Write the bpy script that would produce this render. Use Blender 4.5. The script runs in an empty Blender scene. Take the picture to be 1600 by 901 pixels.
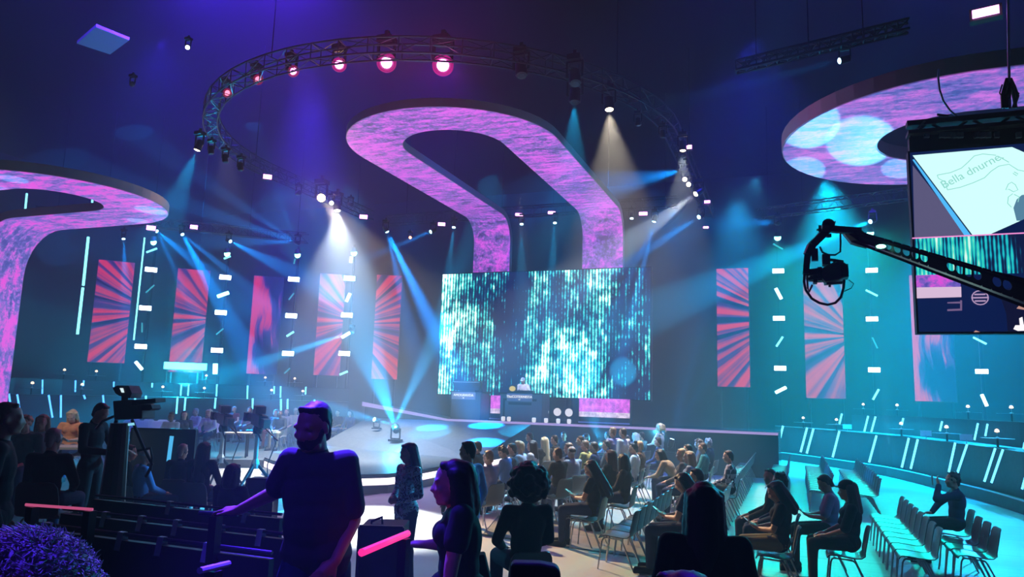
import bpy, bmesh, math, random
from mathutils import Vector, Matrix, Quaternion
sc = bpy.context.scene
COL = sc.collection
rnd = random.Random(7)
PI = math.pi
# ---------------------------------------------------------------- camera
FPX = 1150.0; EYE = Vector((0, 0, 2.3))
psi, pit, rol = math.radians(21), math.radians(8.42), math.radians(1.73)
FWD = Vector((-math.sin(psi)*math.cos(pit), math.cos(psi)*math.cos(pit), math.sin(pit)))
_r0 = Vector((math.cos(psi), math.sin(psi), 0)); _u0 = _r0.cross(FWD)
RGT = _r0*math.cos(rol) + _u0*math.sin(rol)
UPV = -_r0*math.sin(rol) + _u0*math.cos(rol)
cd = bpy.data.cameras.new('camera'); cam = bpy.data.objects.new('camera', cd); COL.objects.link(cam)
cam.matrix_world = Matrix(((RGT.x, UPV.x, -FWD.x, EYE.x), (RGT.y, UPV.y, -FWD.y, EYE.y), (RGT.z, UPV.z, -FWD.z, EYE.z), (0, 0, 0, 1)))
cd.sensor_width = 36; cd.lens = 36*FPX/1600; cd.clip_start = 0.05; cd.clip_end = 300
sc.camera = cam
def ray(x, y): return FWD + RGT*((x-800)/FPX) - UPV*((y-450.5)/FPX)
_FX = Vector((FWD.x, FWD.y, 0)).normalized()
def P(x, y, d): r = ray(x, y); return EYE + r*(d/r.dot(_FX))  # at a level distance in metres ahead of the camera
def Zp(x, y, z): r = ray(x, y); return EYE + r*((z-EYE.z)/r.z)  # on a level plane
def Yp(x, y, yy): r = ray(x, y); return EYE + r*(yy/r.y)        # on a plane parallel to the stage front
def Xp(x, y, xx): r = ray(x, y); return EYE + r*(xx/r.x)
# ---------------------------------------------------------------- materials
def S(r, g, b):                                                 # sRGB 0..255 to linear
    f = lambda c: (c/255/12.92) if c/255 <= .04045 else ((c/255+.055)/1.055)**2.4
    return (f(r), f(g), f(b), 1.0)
MATS = {}
def mat(name, col, rough=.6, metal=0., emit=None, es=0., spec=.5, sample=False):
    if name in MATS: return MATS[name]
    m = bpy.data.materials.new(name); m.use_nodes = True
    b = m.node_tree.nodes['Principled BSDF']
    b.inputs['Base Color'].default_value = col; b.inputs['Roughness'].default_value = rough
    b.inputs['Metallic'].default_value = metal; b.inputs['Specular IOR Level'].default_value = spec
    if emit:
        b.inputs['Emission Color'].default_value = emit; b.inputs['Emission Strength'].default_value = es
        if not sample: m.cycles.emission_sampling = 'NONE'
    else:
        nt = m.node_tree; n = nt.nodes.new('ShaderNodeTexNoise'); n.inputs['Scale'].default_value = 9
        tc = nt.nodes.new('ShaderNodeTexCoord'); nt.links.new(tc.outputs['Object'], n.inputs['Vector'])
        mr = nt.nodes.new('ShaderNodeMapRange'); mr.inputs[3].default_value = max(.04, rough-.1); mr.inputs[4].default_value = min(1, rough+.1)
        nt.links.new(n.outputs['Fac'], mr.inputs[0]); nt.links.new(mr.outputs[0], b.inputs['Roughness'])
    MATS[name] = m; return m
class NB:                                                       # node builder
    def __init__(s, name):
        s.m = bpy.data.materials.new(name); s.m.use_nodes = True; s.nt = s.m.node_tree; s.b = s.nt.nodes['Principled BSDF']; MATS[name] = s.m
    def n(s, t, **kw):
        x = s.nt.nodes.new('ShaderNode'+t)
        for k, v in kw.items(): setattr(x, k, v)
        return x
    def put(s, sock, v):
        if hasattr(v, 'is_output'): s.nt.links.new(v, sock)
        else: sock.default_value = v
    def math(s, op, a, b=0., c=0., clamp=False):
        x = s.n('Math', operation=op, use_clamp=clamp); s.put(x.inputs[0], a); s.put(x.inputs[1], b)
        if len(x.inputs) > 2: s.put(x.inputs[2], c)
        return x.outputs[0]
    def xyz(s, v): x = s.n('SeparateXYZ'); s.put(x.inputs[0], v); return x.outputs
    def comb(s, a, b, c=0.):
        x = s.n('CombineXYZ')
        for i, v in enumerate((a, b, c)): s.put(x.inputs[i], v)
        return x.outputs[0]
    def obj(s): return s.n('TexCoord').outputs['Object']
    def noise(s, v, sc=1., det=2., rough=.5, dist=0., dim='3D'):
        x = s.n('TexNoise', noise_dimensions=dim)
        if dim == '1D': s.put(x.inputs['W'], v)
        else: s.put(x.inputs['Vector'], v)
        x.inputs['Scale'].default_value = sc; x.inputs['Detail'].default_value = det; x.inputs['Roughness'].default_value = rough; x.inputs['Distortion'].default_value = dist
        return x.outputs['Fac']
    def ramp(s, v, stops, interp='LINEAR'):
        x = s.n('ValToRGB'); s.put(x.inputs[0], v); cr = x.color_ramp; cr.interpolation = interp
        while len(cr.elements) < len(stops): cr.elements.new(1)
        for e, (p, c) in zip(cr.elements, stops): e.position = p; e.color = c if len(c) == 4 else (*c, 1)
        return x.outputs[0]
    def mix(s, f, a, b):
        x = s.n('Mix', data_type='RGBA'); s.put(x.inputs[0], f); s.put(x.inputs[6], a); s.put(x.inputs[7], b); return x.outputs[2]
    def glow(s, col, st, base=(.01, .01, .012, 1), rough=.5, sample=True):
        s.b.inputs['Base Color'].default_value = base; s.b.inputs['Roughness'].default_value = rough
        s.put(s.b.inputs['Emission Color'], col); s.b.inputs['Emission Strength'].default_value = st
        if not sample: s.m.cycles.emission_sampling = 'NONE'
        return s.m
# ---------------------------------------------------------------- meshes
class MB:
    def __init__(s): s.v = []; s.f = []
    def add(s, vs, fs): k = len(s.v); s.v += [Vector(p) for p in vs]; s.f += [tuple(k+i for i in f) for f in fs]; return s
    def box(s, a, b, M=None):
        vs = [Vector((x, y, z)) for z in (a[2], b[2]) for y in (a[1], b[1]) for x in (a[0], b[0])]
        if M: vs = [M @ p for p in vs]
        return s.add(vs, [(0, 2, 3, 1), (4, 5, 7, 6), (0, 1, 5, 4), (2, 6, 7, 3), (0, 4, 6, 2), (1, 3, 7, 5)])
    def bar(s, a, b, w, h=None, up=(0, 0, 1)):                   # a box along a-b
        a, b = Vector(a), Vector(b); h = h or w; d = b-a; L = d.length; d.normalize(); up = Vector(up)
        if abs(d.dot(up)) > .98: up = Vector((0, 1, 0))
        x = d.cross(up).normalized(); z = x.cross(d)
        M = Matrix(((x.x, d.x, z.x, a.x), (x.y, d.y, z.y, a.y), (x.z, d.z, z.z, a.z), (0, 0, 0, 1)))
        return s.box((-w/2, 0, -h/2), (w/2, L, h/2), M)
    def tube(s, pts, r, n=8, closed=False, cap=True):
        pts = [Vector(p) for p in pts]; N = len(pts); rs = r if isinstance(r, (list, tuple)) else [r]*N
        rings = []; prev = None
        for i in range(N):
            if closed: t = pts[(i+1) % N]-pts[i-1]
            else: t = pts[min(i+1, N-1)]-pts[max(i-1, 0)]
            t.normalize()
            if prev is None:
                u = t.orthogonal().normalized()
            else:
                u = (prev - t*prev.dot(t)); u = u.normalized() if u.length > 1e-6 else t.orthogonal().normalized()
            prev = u; w = t.cross(u)
            rings.append([pts[i]+(u*math.cos(2*PI*k/n)+w*math.sin(2*PI*k/n))*rs[i] for k in range(n)])
        vs = [p for g in rings for p in g]; fs = []
        for i in range(N if closed else N-1):
            j = (i+1) % N
            for k in range(n): fs.append((i*n+k, i*n+(k+1) % n, j*n+(k+1) % n, j*n+k))
        if cap and not closed: fs += [tuple(range(n-1, -1, -1)), tuple(range((N-1)*n, N*n))]
        return s.add(vs, fs)
    def lathe(s, prof, n=16, M=None):                            # profile of (r, z) about Z
        vs = []; fs = []
        for r, z in prof: vs += [Vector((r*math.cos(2*PI*k/n), r*math.sin(2*PI*k/n), z)) for k in range(n)]
        for i in range(len(prof)-1):
            for k in range(n): fs.append((i*n+k, i*n+(k+1) % n, (i+1)*n+(k+1) % n, (i+1)*n+k))
        fs += [tuple(range(n-1, -1, -1)), tuple(range((len(prof)-1)*n, len(prof)*n))]
        if M: vs = [M @ p for p in vs]
        return s.add(vs, fs)
    def prism(s, pts, dirv):                                     # closed outline pushed along dirv
        pts = [Vector(p) for p in pts]; n = len(pts); d = Vector(dirv)
        return s.add(pts+[p+d for p in pts], [tuple(range(n-1, -1, -1)), tuple(range(n, 2*n))]+[(i, (i+1) % n, n+(i+1) % n, n+i) for i in range(n)])
    def strip(s, L, R, thick):                                   # ribbon between two polylines with a thickness vector per row
        n = len(L); vs = []
        for l, r, t in zip(L, R, thick): vs += [l, r, r+t, l+t]
        fs = []
        for i in range(n-1):
            a, b = 4*i, 4*i+4
            for k in range(4): fs.append((a+k, a+(k+1) % 4, b+(k+1) % 4, b+k))
        fs += [(3, 2, 1, 0), (4*n-4, 4*n-3, 4*n-2, 4*n-1)]
        return s.add(vs, fs)
    def ell(s, c, rad, M=None, nu=12, nv=8):
        c = Vector(c); M = M or Matrix.Identity(3); vs = [c+M @ Vector((0, 0, -rad[2]))]; fs = []
        for j in range(1, nv):
            a = -PI/2+PI*j/nv
            for k in range(nu):
                b = 2*PI*k/nu
                vs.append(c+M @ Vector((rad[0]*math.cos(a)*math.cos(b), rad[1]*math.cos(a)*math.sin(b), rad[2]*math.sin(a))))
        vs.append(c+M @ Vector((0, 0, rad[2]))); T = len(vs)-1
        for k in range(nu):
            fs.append((0, 1+(k+1) % nu, 1+k)); o = 1+(nv-2)*nu; fs.append((T, o+k, o+(k+1) % nu))
            for j in range(nv-2):
                a = 1+j*nu; fs.append((a+k, a+(k+1) % nu, a+nu+(k+1) % nu, a+nu+k))
        return s.add(vs, fs)
    def cap(s, a, b, ra, rb, n=12):                              # tapered capsule
        a, b = Vector(a), Vector(b); d = b-a; L = d.length
        if L < 1e-6: return s.ell(a, (ra,)*3)
        d /= L; u = d.orthogonal().normalized(); w = d.cross(u); vs = [a-d*ra]; rings = []
        for t in (-.8, -.45, 0): rings.append((a+d*ra*t, ra*math.sqrt(1-t*t)))
        for t in (0, .45, .8): rings.append((b+d*rb*t, rb*math.sqrt(1-t*t)))
        for c, r in rings: vs += [c+(u*math.cos(2*PI*k/n)+w*math.sin(2*PI*k/n))*r for k in range(n)]
        vs.append(b+d*rb); T = len(vs)-1; fs = []
        for k in range(n):
            fs.append((0, 1+(k+1) % n, 1+k)); o = 1+5*n; fs.append((T, o+k, o+(k+1) % n))
            for j in range(5): q = 1+j*n; fs.append((q+k, q+(k+1) % n, q+n+(k+1) % n, q+n+k))
        return s.add(vs, fs)
    def mesh(s, name, fix=True):
        me = bpy.data.meshes.new(name); me.from_pydata([tuple(p) for p in s.v], [], s.f); me.validate()
        if fix:
            bm = bmesh.new(); bm.from_mesh(me); bmesh.ops.recalc_face_normals(bm, faces=bm.faces); bm.to_mesh(me); bm.free()
        me.update(); return me
    def build(s, name, m, parent=None, smooth=False, bevel=0., loc=None):
        me = s.mesh(name)
        if m: me.materials.append(m)
        if smooth: me.polygons.foreach_set('use_smooth', [True]*len(me.polygons)) if smooth is True else None
        o = bpy.data.objects.new(name, me); COL.objects.link(o)
        if parent: o.parent = parent
        if loc: o.location = loc
        if bevel: b = o.modifiers.new('edge', 'BEVEL'); b.width = bevel; b.segments = 2; b.limit_method = 'ANGLE'
        if smooth == 'auto': auto(o)
        return o
def auto(o, ang=40):
    me = o.data; me.polygons.foreach_set('use_smooth', [True]*len(me.polygons))
    try: me.set_sharp_from_angle(angle=math.radians(ang))
    except Exception: pass
def tag(o, label, cat, group=None):
    o['label'] = label; o['category'] = cat
    if group: o['group'] = group
    return o
def thing(name, label, cat, loc=(0, 0, 0), rz=0, group=None):
    o = bpy.data.objects.new(name, None); COL.objects.link(o); o.location = loc; o.rotation_euler = (0, 0, rz); o.empty_display_size = .1
    return tag(o, label, cat, group)
def struct(o, label=None):
    o['kind'] = 'structure'
    if label: o['label'] = label
    return o
def dup(root, loc, rz, label, group=None, z=None):
    r = root.copy(); COL.objects.link(r); r.location = loc; r.rotation_euler = (0, 0, rz); r['label'] = label
    if group: r['group'] = group
    for ch in list(root.children):
        c = ch.copy(); COL.objects.link(c); c.parent = r
        for g in ch.children: q = g.copy(); COL.objects.link(q); q.parent = c
    return r
def remesh(mb, name, vox, smooth=4, disp=0.):
    me = mb.mesh(name, fix=True); o = bpy.data.objects.new(name, me); COL.objects.link(o)
    r = o.modifiers.new('r', 'REMESH'); r.mode = 'VOXEL'; r.voxel_size = vox; r.adaptivity = 0; r.use_smooth_shade = True
    if smooth: q = o.modifiers.new('s', 'SMOOTH'); q.iterations = smooth; q.factor = .5
    dg = bpy.context.evaluated_depsgraph_get(); ev = o.evaluated_get(dg)
    out = bpy.data.meshes.new_from_object(ev); out.name = name
    bpy.data.objects.remove(o); bpy.data.meshes.remove(me)
    out.materials.clear()
    if disp:
        R = random.Random(3)
        for v in out.vertices: v.co += v.normal*R.uniform(-disp, disp)
    out.polygons.foreach_set('use_smooth', [True]*len(out.polygons))
    return out
def ordinal(i): return ('first second third fourth fifth sixth seventh eighth ninth tenth eleventh twelfth thirteenth fourteenth fifteenth sixteenth '
    'seventeenth eighteenth nineteenth twentieth').split()[i]
KB = 9000.; KBM = 95000.; KHZ = 2600.; KP = 8.; KEY = .36; KT = .115; BVK = 1.6; HDK = 1.; RSP = .45; HAZE = .0068
# ================================================================ materials
BLACK = mat('black_paint', (.012, .012, .014, 1), .5)
BLKMET = mat('black_metal', (.02, .02, .022, 1), .35, .6)
STEEL = mat('steel_tube', (.45, .46, .48, 1), .3, .9)
ALU = mat('aluminium_truss', (.06, .06, .065, 1), .35, .7)
DRAPE = mat('black_drape', (.006, .006, .008, 1), .95, spec=.1)
RISER = mat('riser_paint', (.035, .037, .042, 1), .55)
def emi(name, rgb, es): return mat(name, (.02, .02, .02, 1), .4, emit=(*rgb, 1), es=es)
E_CYAN = emi('cyan_led_tube', (.12, .62, 1.0), 2.6)
E_BLUE = emi('blue_led_tube', (.07, .32, 1.0), 2.6)
E_WHITE = emi('strobe_white', (.75, .95, 1.0), 7)
E_TUBE = emi('pale_cyan_tube', (.22, .9, .92), 2.0)
E_TUBED = emi('dim_cyan_tube', (.06, .5, .55), .7)
E_GREEN = emi('green_lens', (.25, 1.0, .8), 6)
E_PINKS = emi('pink_strobe', (1.0, .35, 1.0), 5)
E_PAR = emi('pink_par_lens', (1.0, .25, .75), 9)
E_WARM = emi('warm_lens', (1.0, .8, .52), 10)
E_BEAM = emi('blue_beam_lens', (.35, .75, 1.0), 9)
E_LAMP = emi('table_lamp_glow', (1.0, .66, .42), 2.2)
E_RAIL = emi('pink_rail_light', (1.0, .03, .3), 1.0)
E_EDGE = emi('stage_edge_light', (.6, .42, .95), .55)
E_EDGE2 = emi('white_edge_light', (1.0, .82, .95), 1.6)
def make_ribbon_mat(name, lo, md, hi, hot):
    nb = NB(name); o = nb.obj(); sx = nb.xyz(o)
    # printed cloud of magenta, drawn out across the band
    v = nb.comb(nb.math('MULTIPLY', sx[0], .8), nb.math('MULTIPLY', sx[1], 2.4), nb.math('MULTIPLY', sx[2], .9))
    a = nb.noise(v, 1.9, 8, .72); b = nb.noise(o, .32, 2, .5); c = nb.noise(o, 9, 3, .75)
    q = lambda n, k: nb.math('MULTIPLY', nb.math('SUBTRACT', n, .5), k)
    t = nb.math('ADD', nb.math('ADD', q(a, 2.7), q(b, .9)), nb.math('ADD', q(c, 1.25), .5))
    col = nb.ramp(t, [(.12, lo), (.38, md), (.62, hi), (.9, hot)])
    return nb.glow(col, .95, base=(.24, .22, .28, 1), rough=.5)
RIB = make_ribbon_mat('magenta_ribbon', S(60, 22, 96), S(116, 74, 176), S(196, 66, 206), S(238, 82, 234))
RIBP = make_ribbon_mat('pink_ribbon', S(60, 60, 150), S(112, 92, 190), S(206, 84, 212), S(242, 60, 216))
RIBL = make_ribbon_mat('lavender_ribbon', S(62, 62, 150), S(98, 86, 180), S(158, 92, 196), S(206, 104, 214))
RIBSIDE = mat('ribbon_edge', (.4, .38, .46, 1), .5)
def make_screen_mat():
    nb = NB('digital_rain_picture'); sx = nb.xyz(nb.obj()); x, z = sx[0], sx[2]
    u = nb.math('DIVIDE', x, 9.0); g = lambda v: (v, v, v, 1)
    q = lambda n, k: nb.math('MULTIPLY', nb.math('SUBTRACT', n, .5), k)
    col9 = nb.math('DIVIDE', nb.math('FLOOR', nb.math('MULTIPLY', x, 7.6)), 7.6)
    a = nb.noise(nb.comb(nb.math('MULTIPLY', x, .8), nb.math('MULTIPLY', z, .42), 1.7), 1.0, 4, .6, .6)
    s1 = nb.noise(nb.comb(nb.math('MULTIPLY', col9, 17.), nb.math('MULTIPLY', z, .8), 4.), 1.0, 2, .6)
    s2 = nb.noise(nb.comb(nb.math('MULTIPLY', x, 3.4), nb.math('MULTIPLY', z, 3.2), 9.), 1.0, 4, .7)
    bias = nb.ramp(u, [(0, g(.82)), (.05, g(.78)), (.09, g(.5)), (.15, g(.56)), (.24, g(.58)), (.31, g(.46)), (.35, g(.2)), (.41, g(.2)), (.455, g(.62)), (.5, g(.5)),
                       (.535, g(.74)), (.57, g(.5)), (.63, g(.8)), (.67, g(.5)), (.72, g(.5)), (.8, g(.66)), (.83, g(.46)), (.87, g(.24)), (.95, g(.3)), (1, g(.36))])
    t = nb.math('ADD', q(a, 1.9), nb.math('SUBTRACT', bias, .045)); t = nb.math('ADD', t, q(s1, 1.1)); t = nb.math('ADD', t, q(s2, 1.6))
    fr = nb.math('FRACT', nb.math('MULTIPLY', x, 7.6))
    line = nb.math('SUBTRACT', 1.0, nb.math('ABSOLUTE', nb.math('SUBTRACT', nb.math('MULTIPLY', fr, 2.), 1.)))
    t = nb.math('ADD', t, q(line, .5))
    col = nb.ramp(t, [(.32, S(2, 22, 70)), (.42, S(2, 46, 100)), (.5, S(0, 120, 142)), (.58, S(0, 186, 186)), (.7, S(30, 232, 214)), (.82, S(170, 255, 242)), (.95, (1.5, 1.5, 1.4, 1))])
    return nb.glow(col, 1.05, base=(.01, .01, .012, 1), rough=.6)
SCREEN = make_screen_mat()
def make_ray_mat(name, ox, oz, seed, flame=False, lo=S(18, 14, 84), hi=S(246, 40, 92), fr=5.2):
    nb = NB(name); sx = nb.xyz(nb.obj()); x, z = sx[0], sx[2]
    if flame:
        w = nb.math('MULTIPLY', nb.math('SINE', nb.math('MULTIPLY', z, 3.3)), .05)
        a = nb.noise(nb.comb(nb.math('MULTIPLY', nb.math('ADD', x, w), 5.), nb.math('MULTIPLY', z, .5), seed), 1., 3, .6, .4)
        e = nb.noise(nb.comb(nb.math('MULTIPLY', x, .9), nb.math('MULTIPLY', z, .42), seed+3), 1., 1)
        t = nb.math('ADD', nb.math('MULTIPLY', a, .5), nb.math('MULTIPLY', e, .9)); t = nb.math('SUBTRACT', nb.math('ADD', nb.math('MULTIPLY', nb.math('SUBTRACT', t, .7), 2.2), .52), nb.math('MULTIPLY', nb.math('ADD', x, .1), .35))
    else:
        ang = nb.math('ARCTAN2', nb.math('SUBTRACT', z, oz), nb.math('ABSOLUTE', nb.math('SUBTRACT', x, ox)))
        a = nb.noise(nb.math('ADD', nb.math('MULTIPLY', ang, fr), seed), 1.5, 2, .5, dim='1D')
        f = nb.math('MULTIPLY', nb.math('ABSOLUTE', ang), .12)
        t = nb.math('ADD', nb.math('ADD', nb.math('MULTIPLY', nb.math('SUBTRACT', a, .5), 1.7), .52), f)
        t = nb.math('ADD', t, nb.math('MULTIPLY', nb.math('SUBTRACT', nb.noise(nb.comb(x, z, seed), .9, 2), .5), .25))
    col = nb.ramp(t, [(.3, lo), (.5, S(84, 44, 140)), (.64, S(206, 44, 110)), (.8, hi)])
    return nb.glow(col, .68, base=(.006, .006, .008, 1), rough=.85)
def make_floor_mat():
    nb = NB('vinyl_floor'); o = nb.obj(); sx = nb.xyz(o)
    a = nb.noise(o, .5, 5, .6); b = nb.noise(nb.comb(nb.math('MULTIPLY', sx[0], .6), nb.math('MULTIPLY', sx[1], 9.)), 1., 3, .6)
    seam = nb.math('LESS_THAN', nb.math('FRACT', nb.math('MULTIPLY', sx[1], .55)), .02)
    t = nb.math('ADD', nb.math('MULTIPLY', a, .5), nb.math('MULTIPLY', b, .5))
    col = nb.ramp(t, [(.3, (.22, .2, .17, 1)), (.7, (.34, .32, .28, 1))])
    col = nb.mix(nb.math('MULTIPLY', seam, .6), col, (.09, .085, .075, 1))
    nb.put(nb.b.inputs['Base Color'], col); nb.put(nb.b.inputs['Roughness'], nb.math('ADD', .35, nb.math('MULTIPLY', a, .3)))
    return nb.m
FLOORM = make_floor_mat()
WHITEV = mat('white_vinyl', (.72, .72, .7, 1), .45)
GLOSS = mat('gloss_black_stage', (.025, .027, .032, 1), .12, spec=.5)
STAGEM = mat('stage_grey', (.04, .042, .046, 1), .45, spec=.3)
# ================================================================ room
def slab(name, a, b, m, lab=None): return struct(MB().box(a, b).build(name, m), lab)
slab('floor', (-46, -8, -.3), (16, 50, 0), FLOORM, 'pale vinyl studio floor under the chairs')
slab('ceiling', (-46, -8, 16.5), (16, 50, 16.8), mat('dark_ceiling', (.008, .008, .01, 1), .95, spec=.1), 'dark studio ceiling')
slab('wall_back', (-46, 47, 0), (16, 47.3, 16.5), DRAPE, 'black drape behind the stage')
slab('wall_left', (-46.3, -8, 0), (-46, 50, 16.5), DRAPE)
slab('wall_right', (16, -8, 0), (16.3, 50, 16.5), DRAPE)
slab('wall_front', (-46, -8.3, 0), (16, -8, 16.5), DRAPE)
# white walkway beside the stage, with its black tape edge
wk = [Zp(560, 778, 0), Zp(700, 752, 0), Vector((-8.7, 22, 0)), Vector((-7.6, 22, 0)), Zp(752, 838, 0), Zp(1010, 875, 0), Zp(1030, 935, 0), Zp(400, 960, 0), Zp(430, 800, 0)]
for p in wk: p.z = .001
struct(MB().prism(wk, (0, 0, .012)).build('floor_walkway', WHITEV), 'white vinyl walkway along the stage front')
struct(MB().bar(Zp(745, 833, .016), Zp(990, 869, .016), .06, .006).build('trim_1', BLACK), 'black tape line on the pale floor')
wl = [Zp(410, 706, 0), Zp(392, 704, 0), Zp(338, 742, 0), Zp(400, 776, 0), Zp(445, 741, 0)]
for p in wl: p.z = .001
struct(MB().prism(wl, (0, 0, .012)).build('floor_apron', WHITEV), 'white floor patch between the tripods and the stage')
# ================================================================ stage
def poly_thing(name, pts, z0, z1, m, label, cat='stage'):
    o = MB().prism([Vector((p[0], p[1], z0)) for p in pts], (0, 0, z1-z0)).build(name, m); return tag(o, label, cat)
stage = thing('main_stage', 'dark main stage carrying the two booths under the big screen', 'stage', (-9.7, 27, 0))
MB().prism([(-6.1, -1.6, 0), (9.2, -1.6, 0), (9.2, 3.4, 0), (-6.1, 3.4, 0)], (0, 0, 1.38)).build('platform', GLOSS, stage)
MB().box((-2.5, -1.65, 1.36), (9.2, -1.605, 1.44)).build('edge_light', E_EDGE, stage)
MB().prism([(-6.2, -1.66, 1.80), (-2.5, -1.66, 1.36), (-2.5, -1.66, 1.44), (-6.2, -1.66, 1.96)], (0, .05, 0)).build('ramp_light', E_EDGE, stage)
MB().prism([(-6.1, -1.6, 1.38), (-2.9, -1.6, 1.38), (-6.1, -1.6, 1.80)], (0, 2.2, 0)).build('ramp', STAGEM, stage)
run = thing('runway', 'low grey runway running from the main stage to its rounded front', 'stage', (-11, 19, 0))
cor = [(-8.85, 25.37), (-8.7, 16.5), (-8.9, 15.5), (-9.35, 14.95), (-10.0, 14.95), (-13.0, 16.5)]+[tuple(P(x, 700, d).to_2d()) for x, d in ((413, 21.0), (440, 21.7), (480, 24.2), (530, 27.4), (552, 28.2))]
loc = [(x+11, y-19) for x, y in cor]
MB().prism([(x, y, 0) for x, y in loc], (0, 0, .2)).build('plinth', GLOSS, run)
cx, cy = sum(x for x, y in loc)/len(loc), sum(y for x, y in loc)/len(loc)
ins = [(cx+(x-cx)*.99, cy+(y-cy)*.99) for x, y in loc]
MB().prism([(x, y, .2) for x, y in ins], (0, 0, .16)).build('edge_light', E_EDGE2, run)
MB().prism([(x, y, .36) for x, y in loc], (0, 0, .05)).build('lip', BLACK, run)
MB().prism([(x, y, .41) for x, y in ins], (0, 0, .04)).build('deck', STAGEM, run)
MB().add([(2.15, 1.5, .45), (-4.6, 3.2, .45), (-4.6, 6.37, 1.36), (2.15, 6.37, 1.36), (2.15, 6.37, .45), (-4.6, 6.37, .45)], [(0, 3, 2, 1), (0, 1, 5, 4), (1, 2, 5), (0, 4, 3), (2, 3, 4, 5)]).build('sloping_deck', STAGEM, run)
# big LED wall
scr = thing('video_wall', 'huge LED wall behind the booths showing teal and white digital rain', 'screen', (-14.2, 28.5, 2.36))
MB().box((0, 0, 0), (9.05, .02, 5.16)).build('display', SCREEN, scr)
MB().box((-.04, .025, -.04), (9.09, .3, 5.2)).build('cabinet', BLACK, scr)
sup = MB()
for x in (1, 3.2, 5.8, 8.0): sup.box((x-.1, .08, -.974), (x+.1, .28, -.05))
sup.build('support_frame', BLKMET, scr)
def low_panel(x0, x1, y, label):
    t = thing('step_screen', label, 'screen', (x0, y, 1.385)); w = x1-x0
    nb = make_step_mat()
    MB().box((0, 0, .28), (w, .02, .98)).build('display', nb, t)
    MB().box((0, .03, 0), (w, .4, .98)).build('cabinet', BLACK, t)
    MB().box((0, -.1, .06), (w, .0, .1)).build('step_edge', mat('pale_step_edge', (.7, .7, .75, 1), .4), t)
    MB().box((0, -.25, 0), (w, -.1, .06)).build('tread', GLOSS, t)
    return t
def make_step_mat():
    if 'step_picture' in MATS: return MATS['step_picture']
    nb = NB('step_picture'); o = nb.obj(); sx = nb.xyz(o)
    a = nb.noise(o, 4, 5, .7); pink = nb.ramp(a, [(.35, S(120, 60, 170)), (.55, S(214, 90, 216)), (.75, S(246, 140, 240))])
    pale = nb.ramp(a, [(.35, S(150, 130, 165)), (.6, S(225, 205, 225))])
    k = nb.math('LESS_THAN', sx[2], .47); return nb.glow(nb.mix(k, pink, pale), 1.15)
low_panel(-11.2, -10.5, 27.2, 'small pink and white step screen between the two booths')
low_panel(-7.67, -5.72, 27.5, 'wide pink and white step screen on the stage beside the larger booth')
def text_mesh(txt, size, name, m, parent, loc, rot, ext=.006):
    cu = bpy.data.curves.new(name, 'FONT'); cu.body = txt; cu.size = size; cu.extrude = ext; cu.align_x = 'CENTER'; cu.align_y = 'CENTER'
    o = bpy.data.objects.new(name, cu); COL.objects.link(o)
    dg = bpy.context.evaluated_depsgraph_get(); me = bpy.data.meshes.new_from_object(o.evaluated_get(dg)); bpy.data.objects.remove(o)
    me.materials.clear(); me.materials.append(m); q = bpy.data.objects.new(name, me); COL.objects.link(q); q.parent = parent; q.location = loc; q.rotation_euler = rot; return q
SIGN = mat('booth_sign_board', (.3, .26, .28, 1), .6)
SIGNT = emi('booth_sign_letters', (1, .95, .9), 1.0)
def booth(x0, x1, y, h, label, txt, big):
    w = x1-x0; t = thing('performer_booth', label, 'booth', ((x0+x1)/2, y, 1.385))
    g = mat('booth_grey' if big else 'booth_dark', (.12, .12, .13, 1) if big else (.06, .062, .07, 1), .5)
    MB().box((-w/2, 0, 0), (w/2, .9, h)).build('body', g, t, bevel=.02)
    MB().box((-w/2-.04, -.05, h), (w/2+.04, .95, h+.05)).build('worktop', BLACK, t)
    sx = -.05 if big else -.08
    sb = MB().box((sx-.5, -.06, h-.26), (sx+.5, -.01, h+.02)).build('sign_board', SIGN, t)
    text_mesh(txt, .135, 'sign_lettering', SIGNT, sb, (sx, -.068, h-.1), (PI/2, 0, 0)); text_mesh('ml', .07, 'sign_small_lettering', SIGNT, sb, (sx, -.068, h-.2), (PI/2, 0, 0))
    if big:
        d = MB(); d.box((-w/2+.12, -.006, h-.25), (-w/2+.3, .01, h-.17)); d.box((w/2-.5, -.006, h-.25), (w/2-.22, .01, h-.17)); d.box((-.5, -.006, h-.4), (.42, .01, h-.3)); d.box((-w/2+.12, -.006, .2), (-w/2+.2, .01, h-.25))
        d.build('dark_inlay', BLACK, t)
    return t
booth(-12.5, -11.24, 26.3, 1.05, 'darker performer booth with a lit name board, at the end of the ramp light', 'AMOGRAVDA', False)
booth(-10.4, -8.72, 26.2, 1.05, 'larger grey booth with dark inlays that the man in the white cap stands behind', 'TheCOTERNISTA', True)
# gear on the booths
t = thing('keyboard_stand', 'dark tilted keyboard flight case on the darker booth', 'keyboard', (-11.95, 26.55, 2.485))
MB().add([(-.5, 0, .04), (.5, 0, .04), (.42, .5, .04), (-.42, .5, .04), (-.62, -.05, .36), (.62, -.05, .36), (.42, .5, .42), (-.42, .5, .42)], [(3, 2, 1, 0), (4, 5, 6, 7), (0, 1, 5, 4), (1, 2, 6, 5), (2, 3, 7, 6), (3, 0, 4, 7)]).build('case', BLACK, t)
MB().box((-.55, -.08, .34), (.55, -.02, .38)).build('rim', STEEL, t); MB().box((-.3, .1, 0), (.3, .3, .04)).build('foot', BLACK, t)
t = thing('laptop', 'laptop with a yellow lid picture on the larger grey booth', 'laptop', (-10.0, 26.55, 2.485))
MB().box((-.17, -.1, 0), (.17, .14, .02)).build('base', BLACK, t); lid = MB().box((-.19, -.13, .02), (.19, -.11, .28)).build('lid', BLACK, t)
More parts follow.
